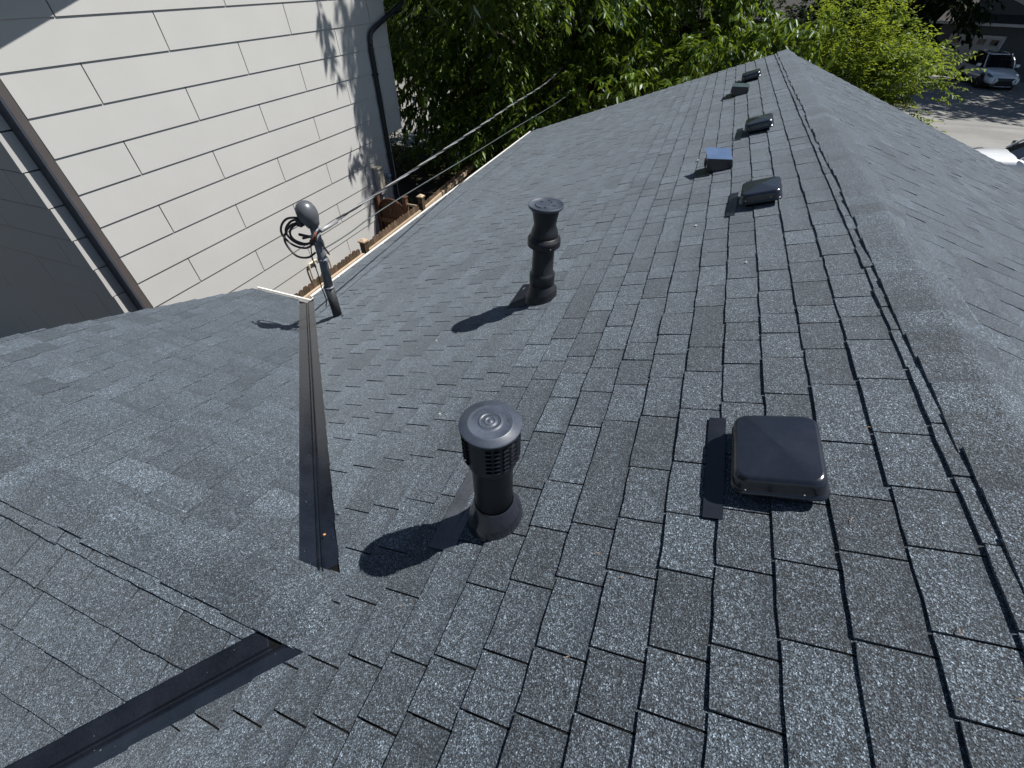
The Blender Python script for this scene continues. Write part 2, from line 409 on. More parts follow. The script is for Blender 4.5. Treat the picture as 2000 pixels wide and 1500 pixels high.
# ridge caps: one bent piece for each exposure
def ridge_caps(P0, D, n, side, hw, slope, seed, rad=.020):
    rd = random.Random(seed); D = Vector(D); side = Vector(side)
    for k in range(n):
        w = [hw+rd.uniform(-.006, .006)+.004*math.sin(k*.37), hw+rd.uniform(-.006, .006)]
        prof = []
        for q in np.linspace(-1, 1, 17):
            d = q*w[0] if q < 0 else q*w[1]
            ad = abs(d); z = -slope*ad
            z -= (rad*slope*.5)*max(0, 1-ad/rad)**2
            prof.append((d, z))
        lift = .0195+rd.uniform(0, .003); L0 = P0+D*(k*EX); V = []; U = []
        for j, (t, h) in enumerate(((-.004, lift), (EX*.5, lift-.003), (EX+.012, lift-.0065))):
            for i, (d, z) in enumerate(prof):
                curl = .002*math.sin(k*1.7+i)*(1 if i in (0, 16) else 0)
                V.append(L0+D*t+side*d+Vector((0, 0, z+h+curl))); U.append((i/16, t/EX))
        m = len(prof); N = len(V)
        V += [v-Vector((0, 0, .006)) for v in V]; U += U
        F = []
        for j in range(2):
            for i in range(m-1):
                a = j*m+i; F.append((a, a+1, a+m+1, a+m)); F.append((N+a, N+a+m, N+a+m+1, N+a+1))
            F.append((j*m, (j+1)*m, N+(j+1)*m, N+j*m)); a = j*m+m-1; F.append((a, N+a, N+a+m, a+m))
        for i in range(m-1):
            F.append((i, N+i, N+i+1, i+1)); a = 2*m+i; F.append((a, a+1, N+a+1, N+a))
        uv = [U[i] for f in F for i in f]
        o = hp(mk('ridge_cap', V, F, M_SH, uv=uv)); 
ridge_caps(Vector((0, YF-.004, 0)), (0, -1, 0), int((YF-YB)/EX), (1, 0, 0), .136, S, 11)
ridge_caps(Vector((RX+.0, YC, zr)), (1, 0, 0), int((-XR+.20-RX)/EX), (0, 1, 0), .098, S, 12)

# valley flashings (two exposed strips with a raised centre crimp)
def valley(sgn, tstart, tend):
    u = Vector((-1, sgn, 0)).normalized(); p = Vector((1, sgn, 0)).normalized()   # p points to the main slope
    prof = [(-.082, .0016), (-.012, .0016), (-.008, .011), (-.004, .002), (.004, .002), (.008, .012), (.012, .0016), (.082, .0016)]
    V = []; n = len(prof); ts = np.linspace(tstart, tend, 14)
    for t in ts:
        b = Vector((-XR, YC, 0))+u*t
        for d, h in prof:
            q = b+p*d
            z = zl(q.x) if d >= 0 else zc(q.y)
            V.append((q.x, q.y, z+h+.0006*math.sin(t*21+d*30)))
    N = len(V); V += [(x, y, z-.0012) for x, y, z in V]; F = []
    for j in range(len(ts)-1):
        for i in range(n-1):
            a = j*n+i; F.append((a, a+1, a+n+1, a+n)); F.append((N+a, N+a+n, N+a+n+1, N+a+1))
        for i in (0, n-1):
            a = j*n+i; F.append((a, a+n, N+a+n, N+a))
    for i in range(n-1):
        F.append((i, N+i, N+i+1, i+1)); a = (len(ts)-1)*n+i; F.append((a, a+1, N+a+1, N+a))
    return hp(mk('valley_flashing', V, F, M_VALLEY))
valley(1, .20, (W-XR)*math.sqrt(2)-.02)
valley(-1, -.10, (W-XR)*math.sqrt(2)-.02)

# gutters, fascias, walls
def gutter(p0, p1, out, name='gutter'):
    p0 = Vector(p0); p1 = Vector(p1); out = Vector(out); L = (p1-p0)
    pr = [(0, -.03), (0, -.115), (.050, -.115), (.066, -.06), (.070, -.022), (.058, -.020), (.060, -.010), (.078, -.011), (.078, -.022), (.073, -.064), (.055, -.122), (-.006, -.122), (-.006, -.028)]
    n = len(pr); V = [p+out*a+Vector((0, 0, b)) for p in (p0, p1) for a, b in pr]
    F = [(i, (i+1) % n, n+(i+1) % n, n+i) for i in range(n)]+[tuple(range(n))[::-1], tuple(range(n, 2*n))]
    g_ = hp(mk(name, V, F, M_WHITEMETAL))
    k = int(L.length/.8)
    for i in range(k):
        q = p0+L*((i+.5)/k); m = MB().box(q+out*.036+Vector((0, 0, -.014)), (abs(out.x)*.07+.012*abs(out.y)+.0, abs(out.y)*.07+.012*abs(out.x), .005))
        b = m.build('hanger', M_WHITEMETAL, g_)
    return g_
ez = -S*W+.0
gutter((-W-.012, YU+.14, ez-.005), (-W-.012, YF+.02, ez-.005), (-1, 0, 0))
gutter((-W-.012, YB, ez-.005), (-W-.012, YL-.14, ez-.005), (-1, 0, 0))
gutter((W+.012, YB, ez-.005), (W+.012, YF+.02, ez-.005), (1, 0, 0))
gutter((RX, YU+.012, ez-.005), (-W-.02, YU+.012, ez-.005), (0, 1, 0))
hp(MB().box((-W+.012, (YU+YF)/2, ez-.075), (.022, YF-YU, .15)).build('fascia', M_FASCIA))
hp(MB().box(((RX-W)/2, YU-.012, ez-.075), (-W-RX, .022, .15)).build('fascia', M_FASCIA))
for sx in (-1, 1):
    for yy, d in ((YF-.02, 1), (YB+.02, -1)):
        hp(MB().prism([(0, yy, -.012), (sx*W, yy, -.012-S*W), (sx*W, yy, -.17-S*W), (0, yy, -.17)], (0, .022*d, 0)).build('rake_board', M_FASCIA))
for sg in (-1, 1):
    hp(MB().prism([(RX+.02, YC, zr-.012), (RX+.02, YC+sg*(W-XR), -S*W-.012), (RX+.02, YC+sg*(W-XR), -S*W-.17), (RX+.02, YC, zr-.17)], (-.022, 0, 0)).build('rake_board', M_FASCIA))
wb = MB()
x0, y0, y1 = -W+.45, YB+.3, YF-.35; wz = -S*W+.08
for P in ([(x0, y0), (x0, y1), (-x0, y1), (-x0, y0)],):
    for i in range(4):
        a = P[i]; b = P[(i+1) % 4]
        wb.add([(a[0], a[1], GZ), (b[0], b[1], GZ), (b[0], b[1], wz), (a[0], a[1], wz)], [(0, 1, 2, 3)])
for yy in (y0, y1): wb.add([(x0, yy, wz), (-x0, yy, wz), (0, yy, -.14)], [(0, 1, 2)])
hp(wb.build('wall', M_OWNWALL))
wb = MB(); xa = RX+.3
wb.add([(xa, YL+.4, GZ), (xa, YU-.4, GZ), (xa, YU-.4, wz), (xa, YC, zr-.13), (xa, YL+.4, wz)], [(0, 1, 2, 3, 4)])
for yy in (YL+.4, YU-.4): wb.add([(xa, yy, GZ), (x0, yy, GZ), (x0, yy, wz), (xa, yy, wz)], [(0, 1, 2, 3)])
hp(wb.build('wall', M_OWNWALL))

# ------------------------------------------------------------------ roof vents
def frame_at(x, y):  # matrix: local x up-slope(+X), y along, z normal, on left slope
    ax = Vector((1, 0, S)).normalized(); ay = Vector((0, 1, 0)); az = NL
    m = Matrix((ax, ay, az)).transposed().to_4x4(); m.translation = Vector((x, y, S*x)); return m
def rrect(hx, hy, r_, n=5):
    P = []
    for cx, cy, a0 in ((hx-r_, hy-r_, 0), (-hx+r_, hy-r_, 90), (-hx+r_, -hy+r_, 180), (hx-r_, -hy+r_, 270)):
        for i in range(n+1):
            a = R(a0+90*i/n); P.append((cx+r_*math.cos(a), cy+r_*math.sin(a)))
    return P
def loft(rings, cap0=True, cap1=True):
    n = len(rings[0]); V = [v for r_ in rings for v in r_]; F = []
    for j in range(len(rings)-1):
        for i in range(n):
            k = (i+1) % n; F.append((j*n+i, j*n+k, (j+1)*n+k, (j+1)*n+i))
    if cap0: F.append(tuple(range(n))[::-1])
    if cap1: F.append(tuple((len(rings)-1)*n+i for i in range(n)))
    return V, F
def turtle_vent(x, y, label, rot=0, k=1.0):
    t = empty('roof_vent', label=label, cat='roof vent', group='domed black roof vents below the ridge')
    t.matrix_world = frame_at(x, y) @ Matrix.Rotation(rot, 4, 'Z')
    hx, hy = .120*k, .143*k
    MB().box((-.172, -.01, .0125), (.056, .43, .0018)).build('flange', M_BLACKMETAL, t)
    V, F = loft([[(a, b, z) for a, b in rrect(hx*s_, hy*s_, .02)] for s_, z in ((.72, .008), (.72, .055))])
    mk('throat', V, F, M_DARKVENT, t)
    rings = []
    for s_, z, rr_ in ((.97, .040, .030), (1.0, .036, .032), (1.035, .040, .034), (1.035, .047, .034), (1.0, .050, .034), (.992, .056, .036), (.985, .080, .038), (.965, .091, .040), (.93, .0985, .040), (.88, .102, .036)):
        rings.append([(a, b, z) for a, b in rrect(hx*s_, hy*s_, rr_)])
    V, F = loft(rings, True, False); n = len(rings[0]); b0 = (len(rings)-1)*n
    V.append((0, 0, .116)); c = len(V)-1
    # slightly raised crown made of four flat facets meeting on a diagonal crease
    for i in range(n): F.append((b0+i, b0+(i+1) % n, c))
    o = mk('hood', V, F, M_BLACKPLAST, t, True)
    for p_ in list(o.data.polygons)[-n:]: p_.use_smooth = False
    for i, (a, b) in enumerate(((-.085, -.150*k), (.06, -.150*k))):
        MB().lathe([(.0022, 0), (.0022, .002), (.001, .003)], 8, (a, b, .066), Matrix.Rotation(R(90), 3, 'X')).build('screw', M_WIRE, t)
    return t
turtle_vent(-.553, 1.062, 'nearest domed black roof vent, large and glossy, at the right front')
turtle_vent(-.530, 3.430, 'domed black roof vent just beyond the blue-topped hood, reflecting sky', R(-3))
turtle_vent(-.495, 5.340, 'middle domed black roof vent, third from the camera, by the ridge', R(-3))
turtle_vent(-.515, 8.330, 'farthest and highest domed black roof vent near the roof peak', R(-2))
def hood_vent(x, y, label, rot, k=1.0, skew=0.0):
    t = empty('exhaust_hood', label=label, cat='exhaust hood', group='wedge-shaped black exhaust hoods')
    t.matrix_world = frame_at(x, y) @ Matrix.Rotation(rot, 4, 'Z')
    MB().box((-.135, -.02, .0125), (.11, .27*k, .0018)).build('flange', M_BLACKMETAL, t)
    hy = .098*k
    P = [(.095, -hy, .01), (-.070, -hy, .01), (-.105, -hy, .05), (-.095, -hy, .128), (.095, -hy, .070)]
    hd = MB().prism(P, (0, 2*hy, 0)).build('hood', M_BLACKPLAST, t, bevel=.004)
    MB().prism([(-.0945, -hy+.004, .1295), (.0945, -hy+.004, .0718), (.0945, hy-.004, .0718+skew), (-.0945, hy-.004, .1295+skew)], (0, 0, .001)).build('top_plate', M_SKYTINT, hd)
    MB().box((-.1095, 0, .075), (.006, hy*1.7, .05), Matrix.Rotation(R(14), 3, 'Y')).build('damper', M_DARKVENT, t, bevel=.001)
    return t
hood_vent(-.795, 4.36, 'small wedge-shaped exhaust hood with blue sky reflection tinted into its top', R(6), .88, .05)
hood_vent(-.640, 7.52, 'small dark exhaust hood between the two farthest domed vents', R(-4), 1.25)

# ------------------------------------------------------------------ vent pipes
def tilt_plate(t, pts, mat, name='flashing_plate'):
    V = [(a, b, h) for a, b, h in pts]; return MB().prism(V, (0, 0, -.0015)).build(name, mat, t)
# front vent with louvred drum
bx, by = -1.386, .733; bz = S*bx
v1 = empty('vent_pipe', (bx, by, bz), label='near black vent pipe with louvred drum and round embossed cap', cat='vent pipe')
def slope_ring(r_, h, seg=36, tilt=1.0, up=0):  # ring lying on slope (tilt=1) or horizontal (0)
    return [(r_*math.cos(2*math.pi*i/seg)+up, r_*math.sin(2*math.pi*i/seg), h+S*tilt*(r_*math.cos(2*math.pi*i/seg)+up)) for i in range(seg)]
def flange_cone(t, r0, r1, h1, skirt, mat):
    V, F = loft([slope_ring(r0+.004, .008), slope_ring(r0, .016), slope_ring(r0, skirt), slope_ring(r0*.97, skirt+.010), slope_ring((r0+r1)/2, skirt+(h1-skirt)*.45, tilt=.8), slope_ring(r1+.004, h1, tilt=.3), slope_ring(r1, h1+.006, tilt=.2)], False, False)
    return mk('flashing_cone', V, F, mat, t, True)
flange_cone(v1, .095, .067, .125, .050, M_BLACKPLAST)
m = frame_at(bx, by)
pl = MB().prism([(-.205, -.16, 0), (-.098, -.16, 0), (-.098, .27, 0), (-.205, .27, 0)], (0, 0, .0015))
o = pl.build('flashing_plate', worn('grey_flashing', (.07, .075, .085), .38, .2, .5, .4, 10, 90, .2, .001), v1)
o.matrix_local = Matrix.Translation((0, 0, .0)) @ Matrix(((m[0][0], m[0][1], m[0][2], 0), (m[1][0], m[1][1], m[1][2], 0), (m[2][0], m[2][1], m[2][2], 0.0105), (0, 0, 0, 1)))
MB().lathe([(.0645, .02), (.0645, .33), (.0655, .331), (.0655, .38)], 40).build('pipe', M_PIPE, v1, True)
drum = MB().lathe([(.066, .358), (.074, .350), (.0775, .362), (.0785, .372), (.0785, .498), (.0775, .508)], 48, caps=True).build('drum', M_PIPE, v1, True)
for c_ in range(10):
    for r_ in range(6):
        a = R(-64+c_*36); z = .388+r_*.0185
        if c_ % 5 == 4: continue
        for s_ in (-1, 1):
            aa = a+s_*R(8.2)
            mm = Matrix.Rotation(aa, 3, 'Z') @ Matrix.Rotation(R(s_*0), 3, 'X') @ Matrix.Rotation(R(-32), 3, 'Y')
            MB().box(((.0808)*math.cos(aa), (.0808)*math.sin(aa), z), (.0125, .0175, .0018), mm).build('louvre_slat', M_BLACKPLAST, drum)
KR = .84; KZ = .052
cp = MB().lathe([(r_*KR, z+KZ) for r_, z in [(.0855, .452), (.102, .456), (.1060, .459), (.1065, .463), (.1045, .4665), (.078, .4695), (.0765, .4715), (.0735, .4705), (.045, .4715), (.0385, .4718), (.0375, .4738), (.0355, .4740), (.0345, .4720), (.020, .4722), (.0185, .4745), (.016, .4745), (.0150, .4725), (.0075, .4730), (.006, .4752), (.001, .4755)]], 56)
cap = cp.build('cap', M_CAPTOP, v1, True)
em = MB()
for i in range(26):
    a = 2*math.pi*i/26
    em.box((.0285*KR*math.cos(a), .0285*KR*math.sin(a), .4724+KZ), (.0024+.0012*(i % 3), .0036, .0022), Matrix.Rotation(a, 3, 'Z'))
for i in range(22):
    a = R(20+i*5.4)+(.9 if i > 10 else 0)
    em.box((.0600*KR*math.cos(a), .0600*KR*math.sin(a), .4712+KZ), (.0038, .0014+.0010*(i % 2), .0014), Matrix.Rotation(a, 3, 'Z'))
tag(em.build('embossed_marks', M_CAPTOP, cap), kind='stuff')
# far vent pipe: collared stack with perforated flat cap
bx2, by2 = -1.742, 2.371; bz2 = S*bx2
v2 = empty('vent_pipe', (bx2, by2, bz2), label='tall collared black vent stack with flat perforated cap, mid roof', cat='vent pipe')
flange_cone(v2, .100, .070, .125, .050, M_PIPE)
MB().lathe([(.069, .02), (.069, .11), (.079, .120), (.080, .185), (.074, .195), (.0665, .204), (.0655, .34), (.065, .37)], 40).build('pipe', M_PIPE, v2, True)
MB().lathe([(.066, .358), (.080, .362), (.097, .376), (.099, .388), (.096, .394), (.099, .400), (.097, .420), (.083, .427), (.082, .434)], 44).build('collar', M_PIPE, v2, True)
MB().lathe([(.082, .426), (.081, .448), (.074, .474), (.0665, .492), (.0655, .510), (.069, .535), (.079, .588), (.083, .598)], 44).build('neck', M_PIPE, v2, True)
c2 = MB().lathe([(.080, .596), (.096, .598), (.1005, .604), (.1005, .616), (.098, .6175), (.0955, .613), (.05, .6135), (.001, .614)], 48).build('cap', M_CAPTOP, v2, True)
hl = MB()
for i in range(5):
    a = R(15+i*72*1.0-20)
    if i == 3: continue
    hl.box((.047*math.cos(a), .047*math.sin(a), .6150), (.019, .007, .0016), Matrix.Rotation(a+.6, 3, 'Z'))
hl.box((0, .058, .6150), (.012, .004, .0016))
arc = [(.062*math.cos(R(q)), .062*math.sin(R(q)), .6152) for q in range(195, 262, 8)]
hl.tube(arc, .0022, 5)
hl.build('slots', M_DARKVENT, c2)
for i in range(4):
    a = R(40+i*90); MB().lathe([(.004, 0), (.004, .004)], 8, (.099*math.cos(a), .099*math.sin(a), .388), Matrix.Rotation(a, 3, 'Z') @ Matrix.Rotation(R(90), 3, 'Y')).build('screw', M_WIRE, v2)
pl = MB().prism([(-.215, -.10, 0), (-.08, -.10, 0), (-.08, .22, 0), (-.215, .22, 0)], (0, 0, .0015))
o = pl.build('flashing_plate', M_PIPE, v2)
o.matrix_local = Matrix(((m[0][0], m[0][1], m[0][2], 0), (m[1][0], m[1][1], m[1][2], 0), (m[2][0], m[2][1], m[2][2], 0.0105), (0, 0, 0, 1)))

# ------------------------------------------------------------------ service mast
mx, my = -3.650, 2.475; mz = S*mx
ma = empty('service_mast', (mx, my, mz), label='grey electrical service mast with rounded weatherhead and looped cables', cat='service mast')
MB().tube([(.0, 0, -.03), (.004, 0, .30)], .040, 20).build('mast_sleeve', M_CONDUITLOW, ma, True)
MB().lathe([(.043, 0), (.046, .004), (.046, .012), (.041, .016)], 20, (.004, 0, .292)).build('sleeve_band', M_CONDUIT, ma, True)
MB().tube([(.004, 0, .30), (.035, 0, .56), (.050, 0, .84)], [.036, .035, .033], 20).build('conduit', M_CONDUIT, ma, True)
for z_, x_ in ((.555, .035), (.70, .042)):
    cl = MB().lathe([(.037, -.014), (.041, -.012), (.041, .012), (.037, .014)], 20, (x_, 0, z_)).build('clamp', M_CONDUIT, ma, True)
    MB().box((x_+.046, -.01, z_), (.022, .03, .02)).build('clamp_bolt', M_CONDUIT, cl, bevel=.002)
    MB().box((x_-.046, .008, z_+.004), (.02, .018, .014)).build('clamp_bolt', M_CONDUIT, cl, bevel=.002)
# weatherhead: domed shell leaning back towards the left
wh = MB(); ax = Vector((-.22, -.05, 1)).normalized(); q = ax.to_track_quat('Z', 'Y').to_matrix()
wh.lathe([(.040, -.04), (.046, -.035), (.060, .0), (.072, .028), (.076, .060), (.073, .092), (.062, .122), (.044, .142), (.022, .152), (.001, .155)], 32, (.042, 0, .868), q)
wh.build('weatherhead', worn('grey_cast_head', (.115, .122, .13), .34, .3, .5, .15, 10, 140, .15, .001), ma, True)
MB().box((-.030, -.028, .866), (.05, .075, .055), Matrix.Rotation(R(12), 3, 'Y')).build('cable_plate', M_CONDUITLOW, ma, bevel=.008)
loops = [
    [(-.01, -.03, .90), (-.13, -.05, .885), (-.21, -.06, .82), (-.235, -.06, .74), (-.17, -.05, .665), (-.06, -.04, .655), (.02, -.03, .70)],
    [(-.01, -.02, .885), (-.09, -.06, .875), (-.165, -.075, .80), (-.155, -.07, .73), (-.08, -.06, .69), (.02, -.045, .715), (.07, -.03, .76)],
    [(-.005, -.04, .875), (-.07, -.08, .845), (-.115, -.09, .79), (-.10, -.085, .735), (-.03, -.06, .705), (.04, -.05, .735), (.09, -.02, .80)],
    [(-.01, -.01, .86), (-.15, -.02, .82), (-.25, -.03, .72), (-.265, -.03, .64), (-.19, -.04, .565), (-.07, -.045, .575), (.02, -.04, .63)],
]
for L in loops: MB().tube(catmull(L, 7), .0085, 8).build('cable_loop', M_CABLE, ma, True)
MB().tube(catmull([(.0, -.035, .70), (-.005, -.06, .60), (.0, -.065, .45), (-.015, -.06, .32), (-.02, -.05, .2), (-.05, -.05, .12)], 6), .0045, 6).build('hanging_cable', M_CABLE, ma, True)
sp = MB()
for a, b, r_ in (((-.06, -.06, .775), (.075, -.05, .765), .011), ((-.04, -.055, .745), (.09, -.045, .79), .010), ((.02, -.05, .73), (.13, -.02, .83), .009)): sp.tube([a, b], r_, 8)
sp.build('splice_connectors', M_CONDUITLOW, ma, True)
sp = MB()
for i in range(5):
    x1 = .035+.014*i; sp.tube(catmull([(x1, -.05, .72+.01*i), (x1+.02, -.07, .75+.012*i), (x1+.005, -.03, .78+.008*i)], 4), .0038, 6)
sp.build('taped_splices', M_COPPER, ma, True)
MB().tube(catmull([(.11, -.03, .74), (.125, -.035, .69), (.15, -.03, .63)], 5), [.008]*9+[.006, .003], 6).build('cable_tail', M_CABLE, ma, True)
MB().lathe([(.008, 0), (.011, .003), (.004, .006)], 8, (.075, -.02, .036)).build('roof_plug', M_CABLE, ma)
# service wires
def wirepath(P, n=60, sag=0.0):
    a, b = Vector(P[0]), Vector(P[1]); return [a.lerp(b, i/n)-Vector((0, 0, sag*4*(i/n)*(1-i/n))) for i in range(n+1)]
A1 = Vector((-3.50, 2.43, -.47)); B1 = Vector((-4.52, 12.0, -.80)); mid = Vector((-3.73, 4.6, -.555))
B1e = Vector((-5.6, 21.5, .9))
w1 = catmull([A1, (-3.57, 2.75, -.50), mid, (-4.05, 7.6, -.665), B1, (-5.05, 16.5, -.45), B1e], 22)
wt = empty('service_wire', A1, label='thick twisted grey service cable running from the mast into the tree', cat='overhead wire')
def strand(path, rad, tw, ph, thick, name, mat, par, o0):
    pts = []; L = 0
    for i, p in enumerate(path):
        if i: L += (path[i]-path[i-1]).length
        t = (path[min(i+1, len(path)-1)]-path[max(i-1, 0)]).normalized(); n = t.cross(Vector((0, 0, 1))).normalized(); b = t.cross(n)
        pts.append(p-o0+(n*math.cos(L*tw+ph)+b*math.sin(L*tw+ph))*rad)
    return MB().tube(pts, thick, 6).build(name, mat, par, True)
def resample(path, step):
    out = [path[0]]; acc = 0
    for a, b in zip(path[:-1], path[1:]):
        L = (b-a).length; n = max(1, int(L/step))
        for i in range(1, n+1): out.append(a.lerp(b, i/n))
    return out
w1r = resample(w1, .06)
strand(w1r, .007, 9, 0, .0060, 'strand', M_WIRE, wt, A1); strand(w1r, .007, 9, 2.1, .0070, 'strand', M_CABLE, wt, A1); strand(w1r, .007, 9, 4.2, .0064, 'strand', M_CONDUIT, wt, A1)
MB().tube([Vector((0, 0, 0)), Vector((-.015, .12, -.010)), Vector((-.03, .22, -.016))], .016, 8).build('dead_end_clamp', M_WIRE, wt, True)
A2 = Vector((-3.53, 2.43, -.62)); B2 = Vector((-4.06, 12.0, -1.07))
w2 = catmull([A2, (-3.54, 2.75, -.635), (-3.60, 3.6, -.66), (-3.76, 6.8, -.83), B2, (-4.7, 16.5, -.9), (-5.4, 21.4, .4)], 14)
tag(MB().tube(w2, .0052, 6).build('thin_wire', M_GREENWIRE, None, True), 'thin green-grey wire strung lower, beside the twisted service cable', 'overhead wire')

# ------------------------------------------------------------------ neighbouring house
NX = -7.2; NY0 = 2.757; NY1 = 9.27; NYL = 8.74; LAP = .363
nb = empty('neighbouring_house', (NX, 6, GZ), label='two-storey neighbouring house clad in pale grey lap panels at upper left', cat='house')
NI = Matrix.Translation((-NX, -6, -GZ))
def npar(o): o.parent = nb; o.matrix_parent_inverse = NI; return o
laps = [.605+LAP*k for k in range(0, -15, -1)]
top_z = .605+LAP*8
def panel(y0, y1, z0, z1, x=NX, name='siding_panel'):
    # lapped board: thick at the foot, thin at the top
    t0, t1 = .018, .006
    y0 += .0065; y1 -= .0065
    V = [(x+t0, y0, z0+.009), (x+t0, y1, z0+.009), (x+t1, y1, z1+.01), (x+t1, y0, z1+.01), (x, y0, z0+.004), (x, y1, z0+.004), (x, y1, z1+.01), (x, y0, z1+.01)]
    F = [(0, 1, 2, 3), (4, 7, 6, 5), (0, 4, 5, 1), (3, 2, 6, 7), (0, 3, 7, 4), (1, 5, 6, 2)]
    return npar(mk(name, V, F, M_SIDING))
RZ0 = .92; RS = .34; NE1 = NY1+1.0; YM = (NY0-.4+NE1)/2   # gable
def rake_z(y): return RZ0+RS*(min(y-(NY0-.4), NE1-y))
k = 0
for k in range(-7, 15):
    z0 = .605-LAP*(k+1); z1 = .605-LAP*k
    if z1 < GZ: break
    J = [4.62+2.07*i for i in range(-3, 4)] if k % 2 == 0 else [3.585+2.07*i for i in range(-3, 5)]
    if k < 0: J = [4.62+2.07*i for i in range(-3, 4)] if k % 2 == 0 else [3.585+2.07*i for i in range(-3, 5)]
    yend = NY1 if z0 > -1.6 else NYL
    ystart = NY0+.085
    # inside the gable
    if z1 > RZ0:
        while ystart < YM and rake_z(ystart)-.03 < z1: ystart += .02
        while yend > YM and rake_z(yend)-.03 < z1: yend -= .02
        if yend-ystart < .3: continue
    js = [ystart]+[j for j in J if ystart+.1 < j < yend-.1]+[yend]
    for a, b in zip(js[:-1], js[1:]): panel(a, b, max(z0, GZ), z1)
# backing wall bodies
bk = MB()
bk.box((NX-3.5, (NY0+NYL)/2+.02, (GZ-1.6)/2), (7.0-.002, NYL-NY0-.05, -1.6-GZ))
bk.box((NX-3.5, (NY0+NY1)/2+.02, (-1.55+.86)/2), (7.0-.002, NY1-NY0-.05, .86+1.55))
bk.prism([(NX-.001, NY0+.03, .86), (NX-.001, NY1-.03, .86), (NX-.001, YM, rake_z(YM)-.05)], (-7, 0, 0))
npar(bk.build('wall_core', M_SIDBACK))
# gable roof of the neighbour
og = .45
for sg in (0, 1):
    if sg == 0: ya, yb = NY0-.4, YM
    else: ya, yb = NE1, YM
    za, zb = RZ0, rake_z(YM)
    npar(MB().prism([(NX+og, ya, za), (NX+og, yb, zb), (NX+og, yb, zb+.16), (NX+og, ya, za+.16)], (-7.6, 0, 0)).build('roof', M_TRIM))
npar(MB().box((NX-3.4, NE1+.06, RZ0+.06), (7.4, .12, .12)).build('gutter', M_DOWN))
npar(MB().box((NX-3.4, NY0-.46, RZ0+.08), (7.4, .12, .12)).build('gutter', M_DOWN))
# corner trims
npar(MB().box((NX+.004, NY0+.040, (GZ+.86)/2), (.034, .080, .86-GZ)).build('corner_trim', M_TRIM))
npar(MB().box((NX-.058, NY0-.011, (GZ+.86)/2), (.155, .020, .86-GZ)).build('corner_trim', M_TRIMSHADE))
npar(MB().box((NX+.003, NY1-.02, (.86-1.55)/2), (.03, .05, .86+1.55)).build('corner_trim', M_SIDING))
npar(MB().box((NX+.003, NYL-.02, (-1.6+GZ)/2), (.03, .05, -1.6-GZ)).build('corner_trim', M_SIDING))
# shaded back wall, standing a little proud of the trim
bw = NY0-.155
for k in range(-2, 14):
    z0 = .52-LAP*(k+1); z1 = .52-LAP*k
    if z1 > .9 : continue
    z0 = max(z0, GZ)
    if z1 <= GZ: break
    xs = NX-.136; J = [xs-1.1-2.07*i for i in range(4)] if k % 2 == 0 else [xs-.35-2.07*i for i in range(4)]
    js = [xs]+J
    for a, b in zip(js[:-1], js[1:]):
        a_ = a-.004 if a != xs else a; b_ = b+.004
        V = [(a_, bw-.016, z0+.017), (b_, bw-.016, z0+.017), (b_, bw-.005, z1+.004), (a_, bw-.005, z1+.004), (a_, bw+.135, z0+.014), (b_, bw+.135, z0+.014), (b_, bw+.135, z1-.002), (a_, bw+.135, z1-.002)]
        F = [(0, 3, 2, 1), (4, 5, 6, 7), (0, 1, 5, 4), (3, 7, 6, 2), (0, 4, 7, 3), (1, 2, 6, 5)]
        npar(mk('siding_panel', V, F, M_SIDING))
ve = npar(MB().box((NX-1.62, bw-.03, -.66), (.34, .04, .34)).build('wall_vent', M_TRIM)); 
for i in range(5): MB().box((NX-1.62, bw-.055, -.78+.06*i), (.28, .012, .02)).build('slat', M_SIDING, ve)
# downspout: elbow from the front gutter, offset onto the wall, then straight down
dp = catmull([(NX+.12, 10.30, .95), (NX+.11, 10.25, .74), (NX+.09, 9.80, .50), (NX+.075, 8.80, .19), (NX+.07, 8.62, .08), (NX+.068, 8.585, -.05)], 5)
dso = npar(MB().tube(dp, .042, 8).build('downspout_elbow', M_DOWN, None, True))
npar(MB().box((NX+.062, 8.585, (-.05+GZ+.1)/2), (.060, .085, -.05-GZ-.1)).build('downspout', M_DOWN, None, bevel=.01))
for z_ in (-.5, -1.9, -3.3): npar(MB().box((NX+.060, 8.585, z_), (.072, .12, .03)).build('strap', M_DOWN))
# front face panels of the overhang underside
npar(MB().box((NX-3.5, (NYL+NY1)/2+.01, -1.556), (7, NY1-NYL, .012)).build('overhang_soffit', M_SIDING))

# utility boxes on the neighbour's wall
ub = empty('utility_box', (NX+.01, 8.05, -2.55), label='cream electrical box mounted on the neighbouring wall beside the downspout', cat='utility box')
MB().box((.07, 0, .26), (.12, .19, .50)).build('case', M_BOXG, ub, bevel=.008)
MB().box((.075, 0, .525), (.15, .21, .03)).build('lid', M_BOX, ub, bevel=.004)
MB().box((.136, 0, .25), (.008, .16, .40)).build('door', M_BOX, ub, bevel=.002)
MB().tube([(.06, .02, 0), (.06, .02, -.6), (.05, .03, -1.3)], .022, 8).build('conduit', M_BOXG, ub, True)
um = empty('utility_meter', (NX+.01, 8.33, -2.30), label='small round blue-grey meter between the utility box and downspout', cat='meter')
MB().box((.04, 0, 0), (.08, .15, .24)).build('meter_base', M_BOXG, um, bevel=.01)
MB().lathe([(.058, 0), (.058, .05), (.050, .072), (.001, .076)], 20, (.08, 0, .03), Matrix.Rotation(R(90), 3, 'Y')).build('meter_glass', M_BLUE, um, True)
